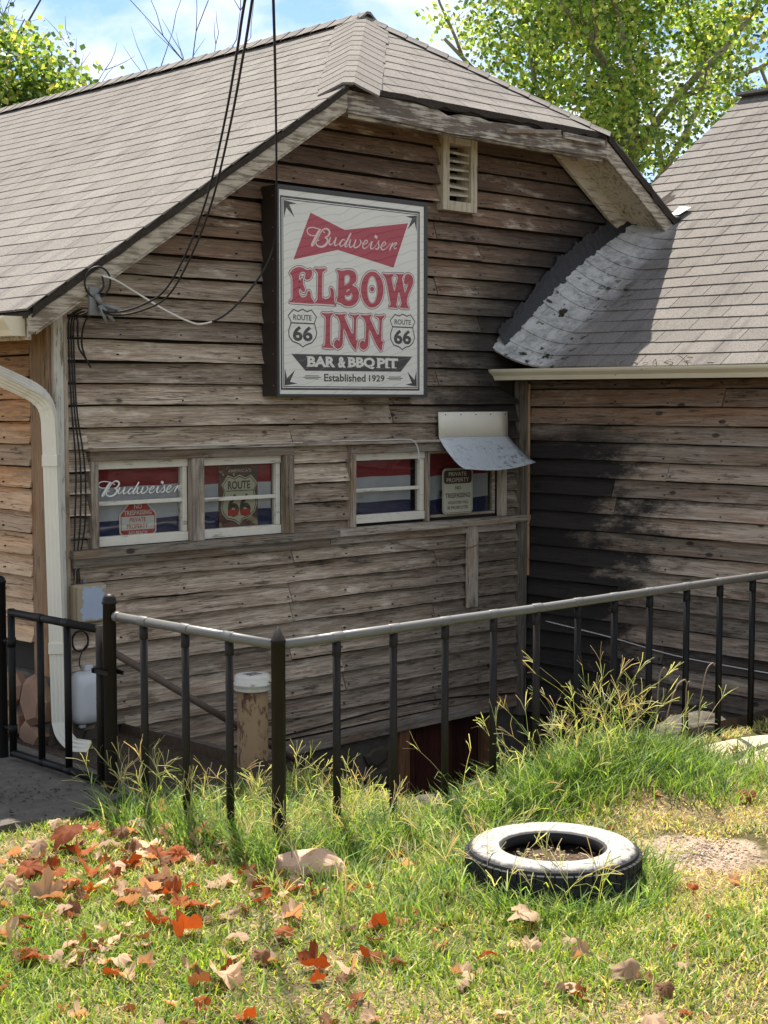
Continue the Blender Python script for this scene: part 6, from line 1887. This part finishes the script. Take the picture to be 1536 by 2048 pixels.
# ================================================================== fallen leaves
def leaf_mesh(seed, curl, mats):
    rs = random.Random(seed)
    prof = [(0, 1.0), (9, 0.86), (18, 0.84), (30, 0.66), (40, 0.80), (49, 0.84), (57, 0.98), (66, 0.84), (80, 0.68), (92, 0.76), (104, 0.86), (122, 0.7), (142, 0.6), (165, 0.5), (180, 0.34)]
    ang = [a for a, _ in prof] + [-a for a, _ in reversed(prof[1:-1])]
    rad = [r for _, r in prof] + [r for _, r in reversed(prof[1:-1])]
    rad = [r * rs.uniform(0.88, 1.1) for r in rad]
    n = len(ang)
    ax = rs.uniform(0, 6.28)
    def zz(x, y):
        u = x * math.cos(ax) + y * math.sin(ax)
        return curl * (u * u) * 0.9 + 0.10 * curl * math.sin(5 * x + seed) + 0.34 * ns(x * 1.8 + seed, y * 1.8) + 0.16 * ns(x * 6 + seed, y * 6)
    v = [(0, 0, zz(0, 0))]
    for k in (0.5, 1.0):
        for a, r in zip(ang, rad):
            x, y = k * r * math.cos(R(a)), k * r * math.sin(R(a))
            v.append((x, y, zz(x, y)))
    f = [(0, 1 + i, 1 + (i + 1) % n) for i in range(n)] + [(1 + i, 1 + n + i, 1 + n + (i + 1) % n, 1 + (i + 1) % n) for i in range(n)]
    # stalk
    b = len(v)
    v += [(-0.2, 0.012, zz(-0.2, 0)), (-0.2, -0.012, zz(-0.2, 0)), (-0.75, 0.008, zz(-0.6, 0) + 0.06), (-0.75, -0.008, zz(-0.6, 0) + 0.06)]
    f += [(b, b + 1, b + 3, b + 2)]
    out = []
    zmin = min(p[2] for p in v)
    for mt in mats:
        me = bpy.data.meshes.new('fallen_leaf')
        me.from_pydata([(x, y, z - zmin) for x, y, z in v], [], f)
        me.materials.append(mt)
        me.polygons.foreach_set('use_smooth', [True] * len(f))
        out.append(me)
    return out
LV = [leaf_mesh(s, c, (M['leaf_rust'], M['leaf_tan'], M['leaf_brown'])) for s, c in ((1, 0.5), (2, 0.9), (3, -0.5), (4, 1.3), (5, 0.25), (6, -0.9), (7, 0.7), (8, 1.6))]
LBL = ['rust red curled sycamore leaf lying on the lawn', 'pale tan dry sycamore leaf lying on the lawn', 'dark brown shrivelled sycamore leaf lying on the lawn']
GRP = ['rust leaves on the lawn', 'tan leaves on the lawn', 'brown leaves on the lawn']
def fallen(x, y, s, kind, tilt=0.28):
    me = random.choice(LV)[kind]
    o = link('fallen_leaf', me)
    rx, ry = random.gauss(0, tilt), random.gauss(0, tilt)
    o.location = (x, y, gz(x, y) + 0.006 + 0.25 * s * (abs(rx) + abs(ry)))
    o.rotation_euler = (rx, ry, random.random() * 6.283)
    o.scale = (s, s, s)
    return tag(o, LBL[kind], 'leaf', GRP[kind])
spots = [(-1.41,-2.1,.058,0),(-1.25,-2.26,.048,0),(-1.12,-1.91,.076,0),(-1.36,-2.63,.058,1),(-1.38,-3.02,.058,0),(-.89,-3.4,.05,0),(-1.11,-3.59,.048,0),(-1.27,-3.5,.05,0),(-1.52,-3.39,.055,1),(-1.33,-3.33,.032,2),(-1.16,-3.23,.034,0),(-1.02,-3.1,.035,2),(-1.33,-3.77,.026,0),(-1.65,-3.66,.036,0),(-1.69,-3.49,.03,0),(-1.64,-3.14,.034,1),(-1.73,-2.55,.044,0),(-1.86,-2.87,.041,0),(-.98,-2.31,.039,2),(-.67,-3.86,.037,1),(-.55,-3.72,.06,1),(-.66,-4.23,.048,1),(-.88,-4.21,.034,0),(-.86,-4.49,.045,1),(1.42,-3.31,.046,0),(2.06,-2.8,.044,0),(-1.52,-2.39,.064,1),(-.86,-3.86,.036,0),(-.45,-4.29,.033,1),(-.51,-3.33,.045,2),(-.7,-3.37,.031,0),(-1.01,-2.01,.045,1),(-1.16,-2.55,.042,2),(-1.4,-2.32,.056,1),(-1.54,-2.18,.047,1),(-1.12,-2.96,.031,2),(-.96,-2.33,.039,0),(-.78,-2.76,.042,1),(-.84,-2.66,.038,2),(-1.84,-2.67,.043,1),(-1.77,-2.95,.029,2),(-1.1,-2.28,.048,0),(-.49,-3.71,.03,2),(-.02,-4.09,.022,0),(-1.5,-2.94,.034,2),(-.9,-2.12,.055,1)]
for x, y, s, k in spots: fallen(x, y, s * 1.15, k, 0.3)
for i in range(175):          # drift of leaves against the concrete pad
    t = random.random()
    x, y = -1.95 + 1.4 * t + random.gauss(0, 0.2), -2.62 + 0.4 * t + random.gauss(0, 0.38)
    if blocked(x, y): continue
    fallen(x, y, random.uniform(0.024, 0.056), random.choice((0, 0, 1, 1, 1, 2)))
for i in range(90):
    x, y = random.uniform(-2.1, -0.3), random.uniform(-4.5, -2.5)
    if blocked(x, y): continue
    fallen(x, y, random.uniform(0.018, 0.04), random.choice((0, 1, 1, 2, 2)))
for i in range(22):
    x, y = random.uniform(-0.3, 1.6), random.uniform(-4.3, -2.9)
    if blocked(x, y): continue
    fallen(x, y, random.uniform(0.014, 0.03), random.choice((0, 1, 2)))

# ================================================================== trees
def leaf_cloud(name, centres, per, sigma, size, cols, parent, mixw=None):
    N = sum(int(per * k) for *_, k in centres)
    P = np.zeros((N, 3)); i = 0
    shade = np.ones(N)
    for x, y, z, k in centres:
        n = int(per * k)
        s = sigma * (0.7 + 0.6 * random.random())
        P[i:i + n] = rng.normal(0, 1, (n, 3)) * (s, s, s * 0.7) + (x, y, z)
        shade[i:i + n] = rng.uniform(0.8, 1.2)
        i += n
    L = rng.uniform(size * 0.6, size * 1.25, N)
    a = rng.normal(0, 1, (N, 3)); a /= np.linalg.norm(a, axis=1)[:, None]
    nrm = rng.normal(0, 1, (N, 3)) * (1, 1, 0.7) + (0, 0, 0.9); nrm /= np.linalg.norm(nrm, axis=1)[:, None]
    t = np.cross(nrm, a); t /= np.linalg.norm(t, axis=1)[:, None]
    b = np.cross(nrm, t)
    V = np.zeros((N, 4, 3))
    V[:, 0] = P - t * L[:, None] * 0.5
    V[:, 1] = P + b * L[:, None] * 0.42 + nrm * L[:, None] * 0.08
    V[:, 2] = P + t * L[:, None] * 0.5
    V[:, 3] = P - b * L[:, None] * 0.42 + nrm * L[:, None] * 0.08
    T = (np.array([(0, 1, 2), (0, 2, 3)])[None] + (np.arange(N) * 4)[:, None, None]).reshape(-1, 3)
    idx = rng.choice(len(cols), N, p=mixw)
    c = np.array(cols)[idx] * (rng.uniform(0.75, 1.25, N) * shade)[:, None]
    o = np_mesh(name, V.reshape(-1, 3), T, M['foliage'], np.repeat(c[:, None, :], 4, 1).reshape(-1, 3), parent)
    return tag(o, kind='stuff')
M['bark'] = plain('mottled_sycamore_bark', (0.3, 0.26, 0.2), 0.9, 0, 0.45, 3, 0.2, 0.4)
M['bark_dark'] = plain('dark_bark', (0.09, 0.075, 0.065), 0.9, 0, 0.4, 5, 0.2, 0.4)

def limb(mb, p, d, L, r, depth, tips, spread=0.6, rs=random):
    pts = [Vector(p)]
    d = Vector(d).normalized()
    for i in range(4):
        d = (d + Vector((rs.gauss(0, 0.13), rs.gauss(0, 0.13), rs.gauss(0.05, 0.1)))).normalized()
        pts.append(pts[-1] + d * L / 4)
    mb.tube(pts, [r, r * 0.9, r * 0.8, r * 0.7, r * 0.6], 7)
    if depth == 0:
        tips.append(pts[-1]); tips.append(pts[2]); return
    for j in range(rs.choice((2, 3))):
        q = pts[rs.choice((2, 3, 4))]
        nd = (d + Vector((rs.gauss(0, spread), rs.gauss(0, spread), rs.gauss(0.15, spread * 0.6)))).normalized()
        limb(mb, q, nd, L * rs.uniform(0.6, 0.8), r * 0.6, depth - 1, tips, spread, rs)
    tips.append(pts[-1])

def tree(name, base, label, trunk_h, trunk_r, crown_c, crown_r, nclump, per, sigma, leaf, cols, mixw, bark, hole=0.0, group=None, extra=None):
    t = empty(name, base, label, 'tree', group)
    m = MB(); tips = []
    rs = random.Random(name + str(base[0]))
    b = Vector(base)
    top = b + Vector((rs.uniform(-.3, .3), rs.uniform(-.3, .3), trunk_h))
    m.tube([b - Vector((0, 0, 0.3)), b + Vector((0, 0, 0.4)), b.lerp(top, 0.5) + Vector((0.1, 0.05, 0)), top], [trunk_r * 1.4, trunk_r, trunk_r * 0.8, trunk_r * 0.6], 10)
    for j in range(6):
        a = j * 1.05 + rs.uniform(-.3, .3)
        q = b.lerp(top, rs.uniform(0.55, 1.0))
        limb(m, q, (math.cos(a), math.sin(a), rs.uniform(0.5, 1.3)), crown_r[2] * rs.uniform(0.5, 0.75), trunk_r * 0.34, 2, tips, 0.55, rs)
    m.build('trunk', bark, t)
    cs_ = []
    cc = Vector(crown_c)
    tries = 0
    while len(cs_) < nclump and tries < 20000:
        tries += 1
        p = Vector((rs.gauss(0, 1), rs.gauss(0, 1), rs.gauss(0, 1))).normalized() * rs.random() ** 0.38
        q = cc + Vector((p.x * crown_r[0], p.y * crown_r[1], p.z * crown_r[2]))
        if ns(q.x * 0.75 + 7, q.y * 0.75, q.z * 0.75) < hole: continue
        cs_.append((q.x, q.y, q.z, rs.uniform(0.5, 1.3)))
    for e in extra or []: cs_.append(e)
    for p in tips:
        v = p - cc
        if (v.x / crown_r[0]) ** 2 + (v.y / crown_r[1]) ** 2 + (v.z / crown_r[2]) ** 2 < 1.1: cs_.append((p.x, p.y, p.z, 0.6))
    leaf_cloud('crown', cs_, per, sigma, leaf, cols, t, mixw)
    return t
def rel(d, l, z): 
    p = CAM + FWD * d + RGT * l
    return (p.x, p.y, z)
LC = [(0.24, 0.37, 0.08), (0.4, 0.52, 0.13), (0.09, 0.165, 0.045), (0.62, 0.64, 0.17), (0.55, 0.42, 0.17)]
p = rel(26, 4.1, 0)
tree('sycamore_tree', p, 'big bright green sycamore rising behind the wing roof', 7.0, 0.24, rel(26, 4.15, 8.8), (3.1, 3.1, 4.6), 330, 150, 0.29, 0.10, LC, [0.28, 0.3, 0.24, 0.16, 0.02], M['bark'], 0.0)
tree('maple_tree', rel(22, -6.4, 0), 'dense yellow-green tree beyond the left end of the ridge', 4.0, 0.2, rel(22, -5.75, 4.9), (1.65, 1.65, 2.2), 230, 170, 0.25, 0.10, [tuple(v * k for v in c) for c, k in zip(LC, (0.75, 0.75, 0.8, 0.8, 1))], [0.28, 0.26, 0.3, 0.13, 0.03], M['bark_dark'], -0.2)
# bare dead tree standing behind the left tree
def dead_tree():
    b = Vector(rel(25, -6.9, 0))
    t = empty('dead_tree', b, 'bare dead tree with thin grey branches against the clouds', 'tree')
    m = MB(); m.tube([b - Vector((0, 0, 0.2)), b + Vector((0.1, 0, 4.5)), b + Vector((0, 0.1, 7.0))], [0.2, 0.13, 0.06], 8)
    m.build('trunk', M['bark_dark'], t)
    rs = random.Random(5)
    m = MB()
    up = Vector((0, 0, 1))
    def br_(p, d, L, r, k):
        pts = [p]
        for i in range(3):
            d = (d + Vector((rs.gauss(0, .16), rs.gauss(0, .16), rs.gauss(0.06, .12)))).normalized()
            pts.append(pts[-1] + d * L / 3)
        m.tube(pts, [r, r * .8, r * .65, r * .4], 5)
        if k:
            for j in range(3):
                q = pts[rs.choice((1, 2, 3))]
                br_(q, (d + RGT * rs.gauss(0, .6) + up * rs.gauss(0.25, .5) + FWD * rs.gauss(0, .3)).normalized(), L * rs.uniform(.5, .75), r * .55, k - 1)
    br_(b + Vector((0, 0, 5.9)), RGT * 0.25 + up * 1.0, 2.0, 0.035, 3)
    br_(b + Vector((0, 0, 5.4)), RGT * 0.8 + up * 0.7, 2.2, 0.04, 3)
    br_(b + Vector((0, 0, 4.6)), RGT * 1.0 + up * 0.25, 2.9, 0.045, 3)
    br_(b + Vector((0, 0, 4.9)), RGT * 1.0 + up * 0.42, 3.0, 0.04, 3)
    br_(b + Vector((0, 0, 6.5)), -RGT * 0.3 + up * 1.0, 1.6, 0.03, 2)
    m.build('branches', M['bark_dark'], t)
dead_tree()
